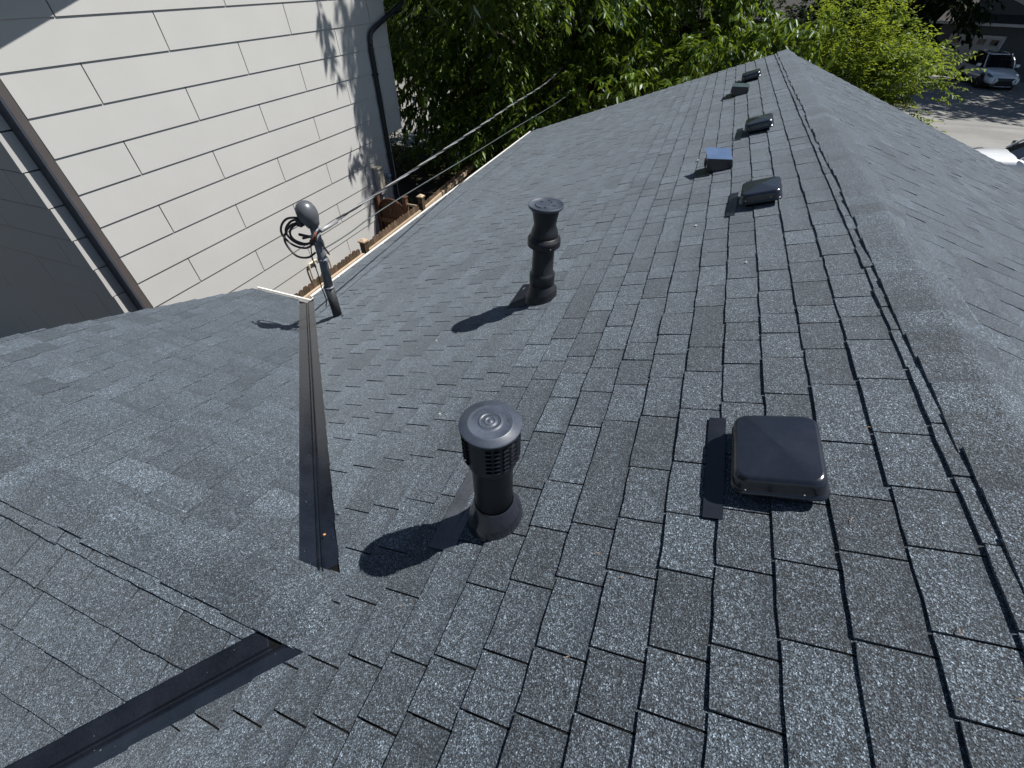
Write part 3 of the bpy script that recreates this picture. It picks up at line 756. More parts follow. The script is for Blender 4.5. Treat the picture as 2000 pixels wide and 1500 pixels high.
pp = MB().tube(catmull([(NX+.05, 5.50, -3.55), (NX+.06, 5.50, -3.02), (NX+.06, 5.56, -2.98), (NX+.06, 5.70, -2.98), (NX+.06, 5.72, -3.05)], 4), .018, 8).tube(catmull([(NX+.06, 5.84, -3.6), (NX+.06, 5.84, -3.05), (NX+.07, 5.92, -2.98), (NX+.07, 6.0, -3.1), (NX+.07, 6.0, -3.45)], 4), .018, 8).tube([(NX+.06, 5.5, -3.42), (NX+.06, 6.0, -3.42)], .02, 8)
tag(pp.build('pipe_manifold', M_PVC, None, True), 'cream bent pipes rising on the neighbouring wall behind the mast', 'pipe')

# ------------------------------------------------------------------ fence and gate
FX = -6.14; FT = -2.60
fn = empty('fence', (FX, 6, GZ), label='weathered brown board fence running along below the left gutter', cat='fence')
y = 2.2; i = 0
def fx(y): return FX-.012*max(0, y-6)-.06*max(0, y-8.2)
while y < 15.4:
    w_ = .098; zt = FT-.0+random.uniform(-.012, .012)-(.04 if y > 8 else 0)
    if not (5.84 < y < 5.92 or 7.93 < y < 8.0):
        x_ = fx(y)
        P = [(0, -w_/2, GZ+.05), (0, w_/2, GZ+.05), (0, w_/2, zt-.03), (0, w_/2-.025, zt), (0, -w_/2+.025, zt), (0, -w_/2, zt-.03)]
        o = MB().prism([(x_-.009-fn.location.x, y+b-6, c-GZ) for a, b, c in P], (.018, random.uniform(-.002, .002), 0)).build('picket', M_FENCE, fn)
    y += w_+.006
for zz in (FT-.16, FT-.95, GZ+.3):
    for ya, yb in ((2.2, 5.84), (5.96, 7.9), (8.08, 11.6), (11.6, 15.4)):
        a = Vector((fx(ya)+.035, ya, zz)); b = Vector((fx(yb)+.035, yb, zz)); mth = (b-a)
        MB().prism([a-fn.location+Vector((-.020, 0, -.045)), a-fn.location+Vector((.022, 0, -.045)), a-fn.location+Vector((.022, 0, .045)), a-fn.location+Vector((-.020, 0, .045))], mth).build('rail', M_RAIL, fn)
for yy, hh in ((2.3, .05), (5.90, .07), (8.0, .12), (11.6, .06)):
    x_ = fx(yy)-FX
    ps = MB().box((x_+.03, yy-6, (FT+hh-GZ)/2), (.10, .10, FT+hh-GZ)).build('post', M_FENCE, fn)
    MB().box((x_+.03, yy-6, FT+hh-GZ+.012), (.135, .135, .024)).add(*loft([[(x_+.03+a, yy-6+b, FT+hh-GZ+.024) for a, b in ((-.06, -.06), (.06, -.06), (.06, .06), (-.06, .06))], [(x_+.03+a, yy-6+b, FT+hh-GZ+.055) for a, b in ((-.02, -.02), (.02, -.02), (.02, .02), (-.02, .02))]])).build('post_cap', M_RAIL, ps)
gt = empty('gate', (-6.85, 7.85, GZ), label='arched brown timber gate between the fence and the neighbouring wall', cat='gate')
gx0, gx1 = -7.10, -6.50
n_ = 6; gw = (gx1-gx0)/n_
def arch(x): u_ = (x-(gx0+gx1)/2)/((gx1-gx0)/2); return -2.80+.24*math.sqrt(max(0, 1-u_*u_*.98))
for i in range(n_):
    a = gx0+gw*i+.003; b = gx0+gw*(i+1)-.003
    top = [(a+(b-a)*q/4) for q in range(5)]
    P = [(a+6.85, 0, .08), (b+6.85, 0, .08)]+[(x+6.85, 0, arch(x)-GZ) for x in reversed(top)]
    MB().prism(P, (0, .018, 0)).build('plank', M_GATE, gt)
for z_ in (-3.02, -4.1): MB().box(((gx0+gx1)/2+6.85, -.022, z_-GZ), (gx1-gx0, .038, .09)).build('cross_rail', M_GATE, gt)
MB().prism([(gx0+6.87, -.020, -4.02-GZ), (gx0+6.97, -.020, -4.02-GZ), (gx1+6.83, -.020, -3.10-GZ), (gx1+6.73, -.020, -3.10-GZ)], (0, -.03, 0)).build('brace', M_GATE, gt)
MB().tube([(x+6.85, -.02, arch(x)-GZ+.006) for x in np.linspace(gx0, gx1, 15)], .016, 6).build('arch_trim', M_GATE, gt)
for x_, h_ in ((-7.14, -2.50), (-6.44, -2.48)):
    p_ = MB().box((x_+6.85, 0, (h_-GZ)/2), (.09, .09, h_-GZ)).build('post', M_GATE, gt)
    MB().box((x_+6.85, 0, h_-GZ+.012), (.12, .12, .024)).build('post_cap', M_GATE, p_, bevel=.006)
for z_ in (-2.62, -2.80): MB().box((-6.29+6.85, 0, z_-GZ), (.24, .04, .04)).build('side_rail', M_RAIL, gt)
MB().box((-6.37+6.85, -.03, -2.86-GZ), (.05, .03, .14)).build('latch', M_BOXG, gt, bevel=.006)

# ------------------------------------------------------------------ foliage
def hits(c):
    """would a leaf cluster at c (world) throw its shadow on the sunlit roof, wall or street?"""
    c = np.asarray(c); x, y, z = c[:, 0], c[:, 1], c[:, 2]; bad = np.zeros(len(c), bool)
    for s_ in (1, -1):       # roof planes z = -S*|x|
        t = (z-s_*S*x)/(SD.z-s_*S*SD.x)
        X = x-t*SD.x; Y = y-t*SD.y
        ins = (X > -4.9) & (X < .05) if s_ == 1 else (X > -.05) & (X < 4.8)
        bad |= (t > 0) & ins & (Y > -4) & (Y < 10.45)
    t = (y*0+x-NX)/SD.x; Y = y-t*SD.y; Z = z-t*SD.z
    n = .55*np.sin(Z*2.1+1)+.35*np.sin(Z*4.7)
    bad |= (t > 0) & (Z > -4.4) & (Z < 3) & (Y > 2) & (Y < 6.85+n*.35)
    t = (z-GZ)/SD.z; X = x-t*SD.x; Y = y-t*SD.y
    w_ = .8*np.sin(X*.9)+.5*np.sin(X*2.3)
    bad |= (X > 5.5) & (X < 40) & (Y > 19) & (Y < 32.6+w_)
    bad |= (X < -11.5) & (X > -24) & (Y > 17.6) & (Y < 25)
    return bad
def leaf_mesh(name, base, dirs, L, mat, per=12, twl=.5, droop=.8, wid=.36, flat=.0, par=None, spread=.5, lv=.3):
    """base: (n,3) twig starts, dirs: (n,3) twig directions; each twig carries `per` pointed, folded leaves"""
    n = len(base)
    k = np.tile(np.linspace(.12, 1, per), n)
    B = np.repeat(base, per, 0); D = np.repeat(dirs, per, 0); N = len(B)
    tl = np.repeat(twl*(.7+.6*rng.random(n)), per)
    p = B+D*(k*tl)[:, None]; p[:, 2] -= .35*droop*tl*k*k
    side = np.cross(D, [0, 0, 1.]); side /= np.linalg.norm(side, axis=1)[:, None]+1e-9
    sg = np.tile(np.where(np.arange(per) % 2 == 0, 1., -1.), n)
    ld = D*.55+side*(sg*.75)[:, None]+rng.normal(0, spread*.5, (N, 3)); ld[:, 2] -= droop
    ld /= np.linalg.norm(ld, axis=1)[:, None]
    up = rng.normal(0, .45, (N, 3)); up[:, 2] += 1.0+flat
    wv = np.cross(ld, up); wv /= np.linalg.norm(wv, axis=1)[:, None]+1e-9
    nv = np.cross(wv, ld)
    l = L*(1-lv+2*lv*rng.random(N)); w = l*wid
    q0 = p; q1 = p+ld*(l*.42)[:, None]+wv*(w*.5)[:, None]+nv*(w*.16)[:, None]
    q2 = p+ld*l[:, None]-np.array([0, 0, 1.])*(l*.12)[:, None]; q3 = p+ld*(l*.42)[:, None]-wv*(w*.5)[:, None]+nv*(w*.16)[:, None]
    qm = p+ld*(l*.5)[:, None]
    V = np.stack([q0, q1, q2, q3], 1).reshape(-1, 3)
    i0 = np.arange(N)*4
    F = np.stack([i0, i0+1, i0+2, i0, i0+2, i0+3], 1).reshape(-1)
    me = bpy.data.meshes.new(name); me.vertices.add(len(V)); me.vertices.foreach_set('co', V.astype(np.float32).ravel())
    me.loops.add(len(F)); me.loops.foreach_set('vertex_index', F.astype(np.int32))
    me.polygons.add(len(F)//3); me.polygons.foreach_set('loop_start', np.arange(0, len(F), 3, dtype=np.int32)); me.polygons.foreach_set('loop_total', np.full(len(F)//3, 3, dtype=np.int32))
    me.materials.append(mat); me.update(); me.validate()
    o = bpy.data.objects.new(name, me); COL.objects.link(o)
    if par: o.parent = par
    return o
def shell_points(n, c, r, hollow=.45, low=-1.0, lump=.25, seed=0):
    rg = np.random.default_rng(seed); out = []; dr = []
    ph = rg.random((6, 3))*6
    d = rg.normal(0, 1, (n*2, 3)); d /= np.linalg.norm(d, axis=1)[:, None]; d = d[d[:, 2] > low][:n]
    rad = hollow+(1-hollow)*rg.random(len(d))**.6
    lm = 1+lump*(np.sin(d[:, 0]*5+ph[0, 0])*np.sin(d[:, 1]*6+ph[1, 1])+.6*np.sin(d[:, 2]*9+ph[2, 2]+d[:, 0]*4))
    P = np.array(c)+d*np.array(r)*(rad*lm)[:, None]
    return P, d
def clumpy(P, D, seed, scale=1.1, thr=-.1):
    rg = np.random.default_rng(seed); a = rg.random(9)*6
    f = np.sin(P[:, 0]*scale*1.7+a[0])+np.sin(P[:, 1]*scale*1.9+a[1])+np.sin(P[:, 2]*scale*2.3+a[2])+.8*np.sin((P[:, 0]+P[:, 2])*scale*3.7+a[3])
    k = f > thr*3; return P[k], D[k]
def limbs(name, root, tips, r0, par, mat=M_BARK, seed=1):
    rd = random.Random(seed); mb = MB(); root = Vector(root)
    for t in tips:
        t = Vector(t); m1 = root.lerp(t, .35)+Vector((rd.uniform(-.3, .3), rd.uniform(-.3, .3), .5)); m2 = root.lerp(t, .7)+Vector((rd.uniform(-.3, .3), rd.uniform(-.3, .3), .35))
        P = catmull([root, m1, m2, t], 5); mb.tube(P, [r0*(1-.9*i/(len(P)-1)) for i in range(len(P))], 7)
    return mb.build(name, mat, par, True)
def tree(name, label, cat, base, trunk_h, r_tr, centre, rad, n, L, mat, per, seed, twl, droop, group=None, hollow=.4, low=-1, thr=-.1, cs=1.1, wid=.36, extra=None, reject=True, flat=0, lump=.25):
    b = Vector(base); t = empty(name, b, label=label, cat=cat, group=group)
    top = Vector((0, 0, trunk_h)); cc = Vector(centre)-b
    P = catmull([(0, 0, -.1), (.08, .05, trunk_h*.5), tuple(top)], 6)
    tr_ = MB().tube(P, [r_tr*(1.35-.55*i/(len(P)-1)) for i in range(len(P))], 12).build('trunk', M_BARK, t, True)
    rd = random.Random(seed); tips = []
    for i in range(9):
        a = i*2.4+rd.random(); e_ = rd.uniform(-.35, .9)
        tips.append(cc+Vector((math.cos(a)*rad[0]*.7*math.cos(e_), math.sin(a)*rad[1]*.7*math.cos(e_), rad[2]*.75*math.sin(e_))))
    # drop limb tips that would stand over the sunlit roof
    keep = ~hits(np.array([tuple(Vector(q)+b) for q in tips])); tips = [q for q, k in zip(tips, keep) if k or not reject]
    limbs('limbs', top*.92, tips, r_tr*.55, t, seed=seed)
    pts, d = shell_points(n, centre, rad, hollow, low, lump, seed); pts, d = clumpy(pts, d, seed, cs, thr)
    if extra is not None:
        pts = np.concatenate([pts, extra[0]]); d = np.concatenate([d, extra[1]])
    if reject:
        k = ~hits(pts); pts = pts[k]; d = d[k]
    k = ~((pts[:, 0] > -4.9) & (pts[:, 0] < 4.9) & (pts[:, 1] < 10.5)) & ~((pts[:, 0] < NX+.25) & (pts[:, 1] < 9.6)) & (pts[:, 2] > GZ+.2); pts = pts[k]; d = d[k]
    dd = d.copy(); dd[:, 2] -= droop*.55; dd += np.random.default_rng(seed+1).normal(0, .3, dd.shape); dd /= np.linalg.norm(dd, axis=1)[:, None]
    cr = leaf_mesh('crown', pts-np.array(b), dd, L, mat, per, twl, droop, wid, flat, t)
    return t
# big drooping tree beyond the far end of the roof
def spray(c, r, n, seed):
    rg = np.random.default_rng(seed); P = np.array(c)+rg.normal(0, 1, (n, 3))*np.array(r)*.5
    D = rg.normal(0, 1, (n, 3))*[1, 1, .5]; D /= np.linalg.norm(D, axis=1)[:, None]; return P, D
ex = [spray(c, r, n, i+40) for i, (c, r, n) in enumerate([
    ((-7.6, 12.6, -1.9), (1.6, 1.2, 1.2), 60), ((-6.4, 12.0, -2.2), (1.4, 1.0, .9), 70), ((-5.4, 11.6, -2.1), (1.0, .8, .7), 50),
    ((-4.6, 11.4, -1.7), (.8, .6, .5), 40), ((-3.6, 11.6, -1.2), (1.0, .6, .5), 40), ((-2.2, 12.0, -.7), (1.3, .7, .5), 70),
    ((-1.0, 12.4, -.35), (1.2, .7, .4), 80), ((-8.8, 13.5, -1.6), (1.3, 1.0, 1.4), 60), ((.0, 13.0, .0), (1.0, .7, .4), 60),
    ((-5.6, 10.6, 1.4), (1.3, 1.2, 1.5), 80), ((-5.2, 10.6, .9), (.9, .8, .9), 40), ((-4.9, 10.9, 2.6), (1.3, 1.2, 1.2), 90), ((-4.2, 11.4, 4.2), (1.4, 1.2, 1.4), 90)])]
rg_ = np.random.default_rng(77); nn_ = 2300
wy = 6.95+2.5*rg_.random(nn_)**.65; wz_ = 1.0-3.9*rg_.random(nn_); tt_ = 5+4.2*rg_.random(nn_)
kk_ = (np.sin(wy*4.1+wz_*1.7)+np.sin(wz_*3.3+1.0)+.8*(wy-8.0) > np.where(wy > 7.9, -.25, -.95))
sh_ = np.stack([NX+tt_*SD.x, wy+tt_*SD.y, wz_+tt_*SD.z], 1)[kk_]
shd = rg_.normal(0, 1, sh_.shape)*[.8, .8, .3]; shd[:, 2] -= .5; shd /= np.linalg.norm(shd, axis=1)[:, None]
ex.append((sh_, shd))
ex = (np.concatenate([a for a, b in ex]), np.concatenate([b for a, b in ex]))
tree('cherry_tree', 'large dark green tree with drooping leaves filling the view beyond the roof edge', 'tree', (-4.6, 16.2, GZ), 2.6, .24,
     (-5.9, 16.4, .2), (6.4, 4.8, 4.5), 19000, .18, M_LEAF, 12, 21, .42, .62, hollow=.35, extra=ex, thr=.0, cs=1.7, wid=.42)
# lighter small-leaved tree to the right of the peak
tree('plum_tree', 'bright yellow-green bushy tree standing behind the right side of the peak', 'tree', (3.2, 17.4, GZ), 1.6, .13,
     (2.3, 17.0, -1.6), (2.0, 1.9, 1.85), 5600, .11, M_LEAF2, 10, 33, .42, .25, hollow=.35, thr=-.16, cs=2.2, wid=.5, flat=.6, lump=.3,
     extra=tuple(np.concatenate(z_) for z_ in zip(*[spray(c, r, n, 90+i) for i, (c, r, n) in enumerate([((4.2, 16.6, -2.0), (.7, .5, .25), 40), ((4.7, 16.4, -2.3), (.6, .4, .10), 16), ((1.2, 16.6, -.9), (.9, .6, .5), 90), ((2.1, 17.2, .2), (.2, .2, .55), 28), ((2.8, 17.3, .35), (.22, .2, .5), 26), ((3.7, 16.9, -.7), (.6, .6, .5), 60), ((0.6, 16.4, -1.0), (.6, .5, .35), 50)])])))
# dark trees behind, across the street
bt = [((-27, 36, GZ), (-26, 36, 1), (6, 4, 6.5), 51), ((-17, 38, GZ), (-16, 38, 1.2), (6.5, 4, 6.5), 52), ((-8.5, 40, GZ), (-8, 40, 1), (5.5, 4, 6), 53),
      ((9.5, 47, GZ), (9.0, 45.5, .4), (4.6, 3.6, 5.8), 54), ((-34, 30, GZ), (-34, 30, 1), (6, 5, 6.5), 55)]
labs = ['dark tree across the street, behind the neighbouring house corner', 'dark leafy tree across the street, second from the left', 'dark tree across the street left of the far garage',
        'broad dark tree between the two far garages', 'dark tree at the far left across the street']
for (b, c, r_, sd), lb in zip(bt, labs):
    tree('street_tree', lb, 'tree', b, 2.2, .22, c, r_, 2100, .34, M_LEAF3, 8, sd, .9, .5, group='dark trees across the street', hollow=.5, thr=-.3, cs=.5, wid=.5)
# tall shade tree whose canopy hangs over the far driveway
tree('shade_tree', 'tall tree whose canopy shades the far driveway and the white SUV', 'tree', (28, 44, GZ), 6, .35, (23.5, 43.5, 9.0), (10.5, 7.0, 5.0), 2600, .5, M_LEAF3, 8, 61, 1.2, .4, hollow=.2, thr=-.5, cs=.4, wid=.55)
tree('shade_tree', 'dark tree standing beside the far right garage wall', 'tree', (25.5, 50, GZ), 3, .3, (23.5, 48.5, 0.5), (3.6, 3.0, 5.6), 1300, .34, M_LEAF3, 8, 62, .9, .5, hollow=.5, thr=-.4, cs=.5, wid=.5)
# wooded hillside far behind everything, reads as one mass
rg = np.random.default_rng(5); n = 9000
P = np.stack([rg.uniform(-120, 120, n), rg.uniform(58, 78, n), GZ+rg.random(n)**.8*15], 1)
D = rg.normal(0, 1, (n, 3)); D[:, 1] -= 1; D /= np.linalg.norm(D, axis=1)[:, None]
wd = leaf_mesh('distant_woodland', P, D, .95, M_LEAF3, 7, 2.2, .4, .6); tag(wd, 'dark woodland mass behind the far houses', 'woodland', kind='stuff')
bkd = tag(MB().box((0, 84, GZ+9), (280, 6, 22)).build('wooded_bank', worn('dark_bank', (.012, .018, .010), .95)), kind='structure')
# unseen tree added behind the camera to shade the neighbour's back wall
tree('unseen_shading_tree', 'unseen tall dense tree added behind the camera to shade the neighbouring back wall', 'tree', (-12.5, -4.2, GZ), 4, .3, (-11.5, -4.6, 2.5), (7.5, 4.2, 7.8), 6500, .34, M_LEAF3, 8, 71, .9, .5, hollow=.4, thr=-.6, cs=.5, wid=.55, reject=False)
# low shrubs along the neighbour's corner and pavement
def shrub(base, r_, n, sd, label, mat=M_BUSH):
    t = empty('shrub', base, label=label, cat='shrub', group='low shrubs by the pavement')
    pts, d = shell_points(n, (0, 0, r_*.6), (r_, r_, r_*.8), .2, -.4, .2, sd); pts = pts[pts[:, 2] > .05]; d = d[:len(pts)]
    leaf_mesh('leaves', pts, d, .09, mat, 7, .25, .2, .5, .4, t)
    mb = MB()
    for i in range(6): a = i*1.05; mb.tube([(0, 0, 0), (math.cos(a)*r_*.4, math.sin(a)*r_*.4, r_*.6), (math.cos(a)*r_*.7, math.sin(a)*r_*.7, r_)], [.02, .014, .006], 5)
    mb.build('stems', M_BARK, t)
shrub((-10.6, 13.6, GZ), .75, 170, 81, 'low green shrub at the foot of the neighbouring house corner')
shrub((-12.6, 16.0, GZ), .8, 170, 82, 'low sunlit shrub beside the pavement past the house corner')
shrub((-9.2, 15.4, GZ), .9, 170, 83, 'dark shrub below the big tree near the fence')
for i_, (x_, y_, lb_) in enumerate([(-9.3, 19.9, 'added dark bush standing in for tree shade, nearest the neighbouring house'), (-5.8, 19.6, 'added dark bush standing in for tree shade behind the big trunk'), (-2.2, 19.6, 'added dark bush standing in for tree shade, right of the big trunk'), (1.0, 20.4, 'added dark bush standing in for shade behind the roof peak, left of the bright tree')]):  # dark bushes added in place of the shaded street behind the crown
    tree('shade_fill_bush', lb_, 'bush', (x_, y_, GZ), .6, .08, (x_, y_, GZ+2.3), (2.3, 1.2, 2.5), 1500, .17, M_LEAF3, 9, 140+i_, .4, .5, group='added dark bushes standing in for tree shade', hollow=.3, thr=-.8, wid=.5, reject=False)

# ------------------------------------------------------------------ far garages
M_GARW = worn('garage_door_paint', (.42, .41, .40), .55, 0, .4, .06); M_GARWALL = worn('garage_wall_paint', (.18, .165, .14), .75, 0, .3, .12)
M_GARR = worn('far_roof', (.05, .045, .045), .85, 0, .2, .3); M_GLASS = worn('dark_glass', (.010, .012, .015), .10, 0, .8, .2)
M_TRIMW = worn('white_trim', (.50, .50, .49), .5); M_GREYWALL = worn('slate_grey_siding', (.10, .105, .11), .75, 0, .3, .1)
def garage(name, label, loc, rz, w, doors, wall, h=2.75, depth=7, roof=M_GARR):
    t = empty(name, loc, rz, label=label, cat='garage')
    MB().box((w/2, depth/2+.1, h/2), (w, depth, h)).build('wall', wall, t)
    MB().prism([(-.4, -.45, h), (w+.4, -.45, h), (w+.4, -.45, h+.16), (-.4, -.45, h+.16)], (0, .04, 0)).build('fascia', M_TRIMW, t)
    MB().add([(-.4, -.42, h+.14), (w+.4, -.42, h+.14), (w+.4, depth*.55, h+1.5), (-.4, depth*.55, h+1.5), (w+.4, depth+.5, h+.1), (-.4, depth+.5, h+.1)], [(0, 1, 2, 3), (3, 2, 4, 5), (0, 3, 5), (1, 4, 2), (0, 5, 4, 1)]).build('roof', roof, t)
    for x0, dw, nw in doors:
        d = MB().box((x0+dw/2, .04, 1.06), (dw, .06, 2.1)).build('door', M_GARW, t)
        for j in range(4):
            MB().box((x0+dw/2, .005, .30+.525*j), (dw-.02, .02, .49)).build('door_section', M_GARW, d, bevel=.004)
        for j in range(nw):
            cx = x0+dw*(j+.5)/nw
            MB().box((cx, -.012, 1.86), (dw/nw*.62, .02, .30)).build('window_pane', M_GLASS, d)
        MB().box((x0+dw/2, .0, 2.17), (dw+.24, .05, .12)).build('door_frame', M_TRIMW, t)
        for sx in (x0-.07, x0+dw+.07): MB().box((sx, .0, 1.06), (.12, .05, 2.1)).build('door_frame', M_TRIMW, t)
    return t
garage('garage', 'pale garage door with square windows glimpsed between trees beyond the peak', (-3.4, 46.6, GZ), 0, 9.5, [(.7, 4.9, 8), (6.2, 2.6, 4)], M_GARWALL)
g2 = garage('garage', 'garage door with four dark windows behind the white SUV at upper right', (13.7, 49.6, GZ), R(-26), 9.0, [(.9, 2.9, 4)], M_GREYWALL)
# upper storey with bay window and sloping trim
u = empty('upper_storey', (13.7, 49.6, GZ), R(-26), label='slate grey upper storey with gable window above the far right garage', cat='house')
MB().box((4.6, 4.4, 4.75), (5.6, 5, 3.2)).build('wall', M_GREYWALL, u)
MB().box((3.6, 1.50, 4.9), (2.9, .9, 2.9)).build('bay', M_GREYWALL, u)
wnd = MB().box((3.3, 1.03, 5.0), (1.7, .06, 1.5)).build('window', M_TRIMW, u)
for i in (-1, 1): MB().box((3.3+i*.40, .99, 5.0), (.70, .02, 1.32)).build('pane', M_GLASS, wnd)
MB().box((5.0, 1.02, 4.9), (.14, .06, 2.9)).build('corner_board', M_TRIMW, u)
MB().box((7.35, 1.88, 4.75), (.14, .06, 3.1)).build('corner_board', M_TRIMW, u)
MB().prism([(1.2, .9, 4.75), (1.2, .9, 4.95), (5.4, .9, 3.42), (5.4, .9, 3.22)], (0, .10, 0)).build('sloping_trim', M_TRIMW, u)
MB().prism([(1.2, .95, 4.75), (5.4, .95, 3.22), (1.2, .95, 3.3)], (0, .8, 0)).build('gable_wall', M_GREYWALL, u)

# ------------------------------------------------------------------ cars
M_WHITEPAINT = worn('white_car_paint', (.72, .74, .76), .22, 0, .5, .02, 3, 40, 0, .0001, 0, .8)
M_TYRE = worn('tyre_rubber', g(.014), .85); M_RIM = worn('alloy_rim', g(.12), .35, .7); M_CARBLK = worn('black_car_trim', g(.012), .4)
M_LAMP = worn('headlamp_glass', (.16, .18, .21), .15, .2, .8); M_CHROME = worn('chrome', g(.5), .25, .9)
def car(name, label, loc, rz, L=4.85, Wd=1.9, H=1.68, suv=True, mirror=None, group=None):
    t = empty(name, loc, rz, label=label, cat='SUV' if suv else 'car', group=group); h = L/2; w = Wd/2
    belt = 1.02 if suv else .92
    #        x      wlow  wmid  wtop  zb   zmid  ztop(shoulder) zdeck(centre)
    st = [(-h, .60, .74, .70, .42, .70, .92, 1.02), (-h+.10, .74, .88, .80, .34, .70, .98, 1.08), (-h+.55, .82, .96, .86, .28, .72, belt+.02, belt+.08), (-h+1.3, .84, .985, .88, .26, .72, belt, belt+.06),
          (0, .85, .985, .90, .25, .70, belt-.02, belt+.04), (h-1.75, .85, .985, .90, .26, .70, belt-.03, belt+.02), (h-1.25, .84, .99, .90, .27, .70, belt-.05, belt+.015),
          (h-.70, .83, .98, .84, .28, .68, belt-.14, belt-.05), (h-.28, .78, .92, .74, .28, .62, belt-.26, belt-.15), (h-.06, .66, .78, .62, .30, .56, belt-.36, belt-.26), (h, .58, .66, .55, .34, .54, belt-.42, belt-.34)]
    rings = []
    for x, a, b, c, zb, zm, zt, zd in st:
        rings.append([(x, y*w, z) for y, z in ((-a, zb), (-b, zm-.18), (-b, zm), (-c, zt), (-c*.55, (zt+zd)/2+.012), (0, zd), (c*.55, (zt+zd)/2+.012), (c, zt), (b, zm), (b, zm-.18), (a, zb), (0, zb-.02))])
    V, F = loft(rings); body = mk('body', V, F, M_WHITEPAINT, t, True)
    sb = body.modifiers.new('smooth', 'SUBSURF'); sb.levels = 1; sb.render_levels = 2
    # greenhouse: glass volume, roof and pillars
    xr, xf = -h+.35, h-1.42; rx0, rx1 = -h+.85, h-2.25
    cab = []
    for f_, zz in ((0, belt-.03), (.5, belt+(H-belt)*.52), (.93, H-.06), (1, H-.015)):
        a = xr+(rx0-xr)*f_; b = xf+(rx1-xf)*f_; ww = w*(.90-.24*f_)
        cab.append([(x, y, zz+.0) for x, y in [(a, -ww*.86), (a+.25, -ww), ((a+b)/2, -ww*1.01), (b-.42, -ww*.98), (b-.10, -ww*.80), (b, 0), (b-.10, ww*.80), (b-.42, ww*.98), ((a+b)/2, ww*1.01), (a+.25, ww), (a, ww*.86), (a-.03, 0)]])
    V, F = loft(cab); mk('windows', V, F, M_GLASS, t)
    rw = w*.665
    V, F = loft([[(x, y*rw/w/.665*1.0, z) for x, y, z in ring] for ring in [
        [(rx0-.06, -.60, H-.045), (rx0+.2, -.645, H-.03), ((rx0+rx1)/2, -.65, H-.02), (rx1-.3, -.635, H-.03), (rx1+.06, -.50, H-.065), (rx1+.12, 0, H-.055), (rx1+.06, .50, H-.065), (rx1-.3, .635, H-.03), ((rx0+rx1)/2, .65, H-.02), (rx0+.2, .645, H-.03), (rx0-.06, .60, H-.045), (rx0-.1, 0, H-.04)],
        [(rx0-.02, -.52, H-.01), (rx0+.2, -.58, H+.01), ((rx0+rx1)/2, -.60, H+.02), (rx1-.3, -.57, H+.005), (rx1-.0, -.45, H-.035), (rx1+.05, 0, H-.025), (rx1, .45, H-.035), (rx1-.3, .57, H+.005), ((rx0+rx1)/2, .60, H+.02), (rx0+.2, .58, H+.01), (rx0-.02, .52, H-.01), (rx0-.05, 0, H)]]])
    mk('roof', V, F, M_WHITEPAINT, t, False)
    MB().box(((rx0+rx1)/2+.2, 0, H+.022), (1.1, .86, .012)).build('sunroof', M_GLASS, t, bevel=.01)
    for s_ in (-1, 1):
        MB().tube([(xf-.16, s_*w*.84, belt-.01), (xf-.47, s_*w*.80, belt+(H-belt)*.5), (rx1-.10, s_*w*.66, H-.04)], .032, 6).build('pillar', M_WHITEPAINT, t)
        MB().tube([(xr+.18, s_*w*.90, belt-.01), (rx0+.25, s_*w*.70, H-.04)], .05, 6).build('pillar', M_WHITEPAINT, t)
        MB().tube([(rx1-.15, s_*w*.665, H-.035), ((rx0+rx1)/2, s_*w*.69, H-.005), (rx0+.1, s_*w*.67, H-.03)], .026, 6).build('roof_rail', M_CARBLK if suv else M_WHITEPAINT, t)
        MB().tube([(.02, s_*w*.93, belt-.01), (-.05, s_*w*.72, H-.05)], .03, 6).build('pillar', M_CARBLK, t)
        mm = MB().box((xf-.42, s_*(w+.09), belt+.09), (.14, .22, .15)).build('mirror', mirror or M_WHITEPAINT, t, bevel=.03)
        hl = MB().prism([(h-.62, s_*w*.80, belt-.20), (h-.20, s_*w*.66, belt-.33), (h-.10, s_*w*.60, belt-.42), (h-.30, s_*w*.82, belt-.38), (h-.66, s_*w*.90, belt-.27)], (.02, s_*.035, .02)).build('headlight', M_LAMP, t)
        MB().prism([(h-.02, s_*w*.54, .60), (h-.22, s_*w*.76, .56), (h-.24, s_*w*.78, .38), (h-.04, s_*w*.60, .34)], (.035, s_*.015, 0)).build('fog_vent', M_CARBLK, t)
        for x_ in (-h+.95, h-.98):
            wh_ = MB().lathe([(.20, -.12), (.33, -.115), (.365, -.08), (.37, .05), (.35, .10), (.20, .105)], 28, (x_, s_*(w-.12), .37), Matrix.Rotation(R(-90*s_), 3, 'X')).build('wheel', M_TYRE, t, True)
            MB().lathe([(.21, .085), (.205, .112), (.04, .098), (.001, .10)], 20, (x_, s_*(w-.12), .37), Matrix.Rotation(R(-90*s_), 3, 'X')).build('rim', M_RIM, wh_)
            MB().lathe([(.43, .02), (.44, .135), (.38, .137), (.37, .02)], 24, (x_, s_*(w-.155), .37), Matrix.Rotation(R(-90*s_), 3, 'X'), False).build('wheel_arch', M_CARBLK, t)
    # spindle grille, bumper trim, plate
    MB().prism([(h-.045, -.46, .66), (h-.045, .46, .66), (h-.0, .34, .52), (h-.03, .58, .27), (h-.03, -.58, .27), (h-.0, -.34, .52)], (.05, 0, 0)).build('grille', M_CARBLK, t)
    MB().tube([(h-.03, -.62, .26), (h+.02, -.3, .235), (h+.02, .3, .235), (h-.03, .62, .26)], .018, 6).build('bumper_trim', M_CHROME, t)
    MB().lathe([(.05, 0), (.05, .012), (.001, .014)], 16, (h+.005, 0, .56), Matrix.Rotation(R(90), 3, 'Y')).build('emblem', M_CHROME, t)
    MB().box((0, 0, .24), (L*.8, Wd*.8, .12)).build('underbody', M_CARBLK, t)
    return t
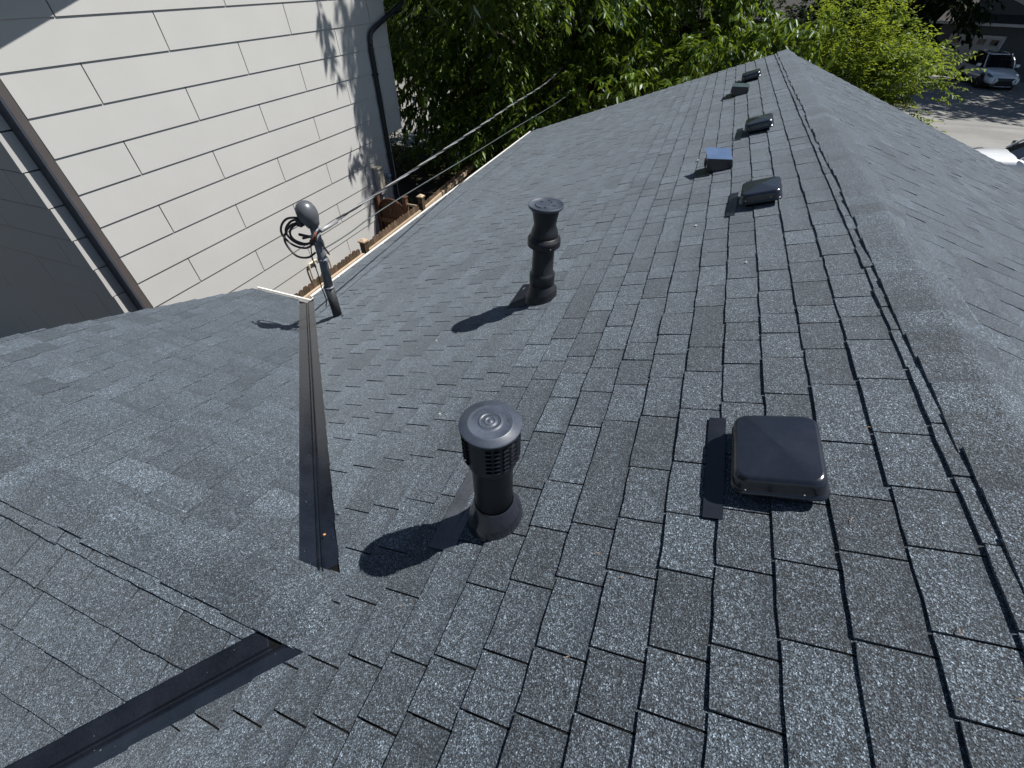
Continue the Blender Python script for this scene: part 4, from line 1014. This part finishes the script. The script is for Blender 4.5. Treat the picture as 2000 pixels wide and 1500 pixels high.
car('suv', 'white SUV facing the camera in the shaded driveway by the far right garage', (15.75, 43.6, GZ+.02), R(-86))
car('parked_car', 'sunlit white car with black mirror half hidden by the right roof edge', (9.8, 21.1, GZ+.02), R(176), 4.5, 1.82, 1.47, False, M_CARBLK)
car('parked_car', 'white car with blue windscreen barely visible beyond the roof peak', (1.7, 40.5, GZ+.02), R(-90), 4.6, 1.82, 1.5, False)

# ------------------------------------------------------------------ small debris on the roof
M_NEEDLE = worn('dry_needle', (.30, .21, .13), .8); M_SPECK = worn('pale_petal', (.42, .42, .40), .8)
def debris(x, y, L, rz, mat, name, label, cat, group, off=.013):
    m_ = frame_at(x, y)
    L *= .7; P = catmull([(-L/2, 0, 0), (0, L*.12, .002), (L/2, 0, 0)], 4)
    o = MB().tube(P, [.0007]*3+[.0011]*3+[.0007]*3, 5).build(name, mat)
    o.matrix_world = m_ @ Matrix.Translation((0, 0, off)) @ Matrix.Rotation(rz, 4, 'Z')
    return tag(o, label, cat, group)
NE = [(-.395, .885, .030, 1.2), (-.255, .63, .022, 1.4), (-.36, .16, .022, 1.5), (-.93, .60, .026, .2), (-1.01, .66, .03, .1), (-.31, 1.24, .02, .4), (-1.56, .36, .03, .2), (-1.02, .36, .025, .8), (-.77, .43, .02, 2.), (-.20, .52, .02, .3), (-1.62, .98, .035, 2.2)]
NEL = ['tiny tan twig right of the nearest domed vent', 'tan twig below and right of the nearest domed vent', 'tan twig near the bottom right corner of the roof', 'curved tan twig on a joint left of the domed vent', 'small twig just right of the louvred vent pipe base', 'twig above and right of the nearest domed vent', 'twig beside the lower end of the upper valley flashing', 'tan twig low in the middle of the roof', 'short twig left of the joint below the domed vent', 'twig close to the ridge line at far right', 'twig left of the louvred vent pipe near the valley']
for (x, y, L, a), nl_ in zip(NE, NEL):
    debris(x, y, L, a, M_NEEDLE, 'dry_twig', nl_, 'twig', 'dry twig scraps scattered on the roof')
PL = iter(['white speck left of the shadow of the tall collared stack', 'white speck near the bottom right corner of the roof', 'white speck left of the blue-topped exhaust hood', 'white speck left of the second domed vent', 'white speck between the first and second domed vents', 'white speck left of the louvred vent cap'])
for x, y, s_ in ((-2.30, 1.93, .008), (-.74, .11, .006), (-.98, 4.75, .012), (-.90, 3.15, .010), (-.62, 2.5, .007), (-1.9, 1.25, .007)):
    o = MB().lathe([(.001, 0), (s_, .001), (s_*.8, .003), (.001, .004)], 7).build('petal', M_SPECK); o.matrix_world = frame_at(x, y) @ Matrix.Translation((0, 0, .011))
    tag(o, next(PL), 'petal', 'white petal specks on the roof')
lf = MB().prism([(-.006, -.003, 0), (.003, -.005, 0), (.007, .001, .001), (.0, .005, 0)], (0, 0, .0015)).build('dry_leaf', worn('orange_leaf', (.50, .22, .08), .6))
lf.location = (-2.05, .53, zl(-2.05)+.022); tag(lf, 'small orange dry leaf caught in the upper valley flashing', 'leaf')
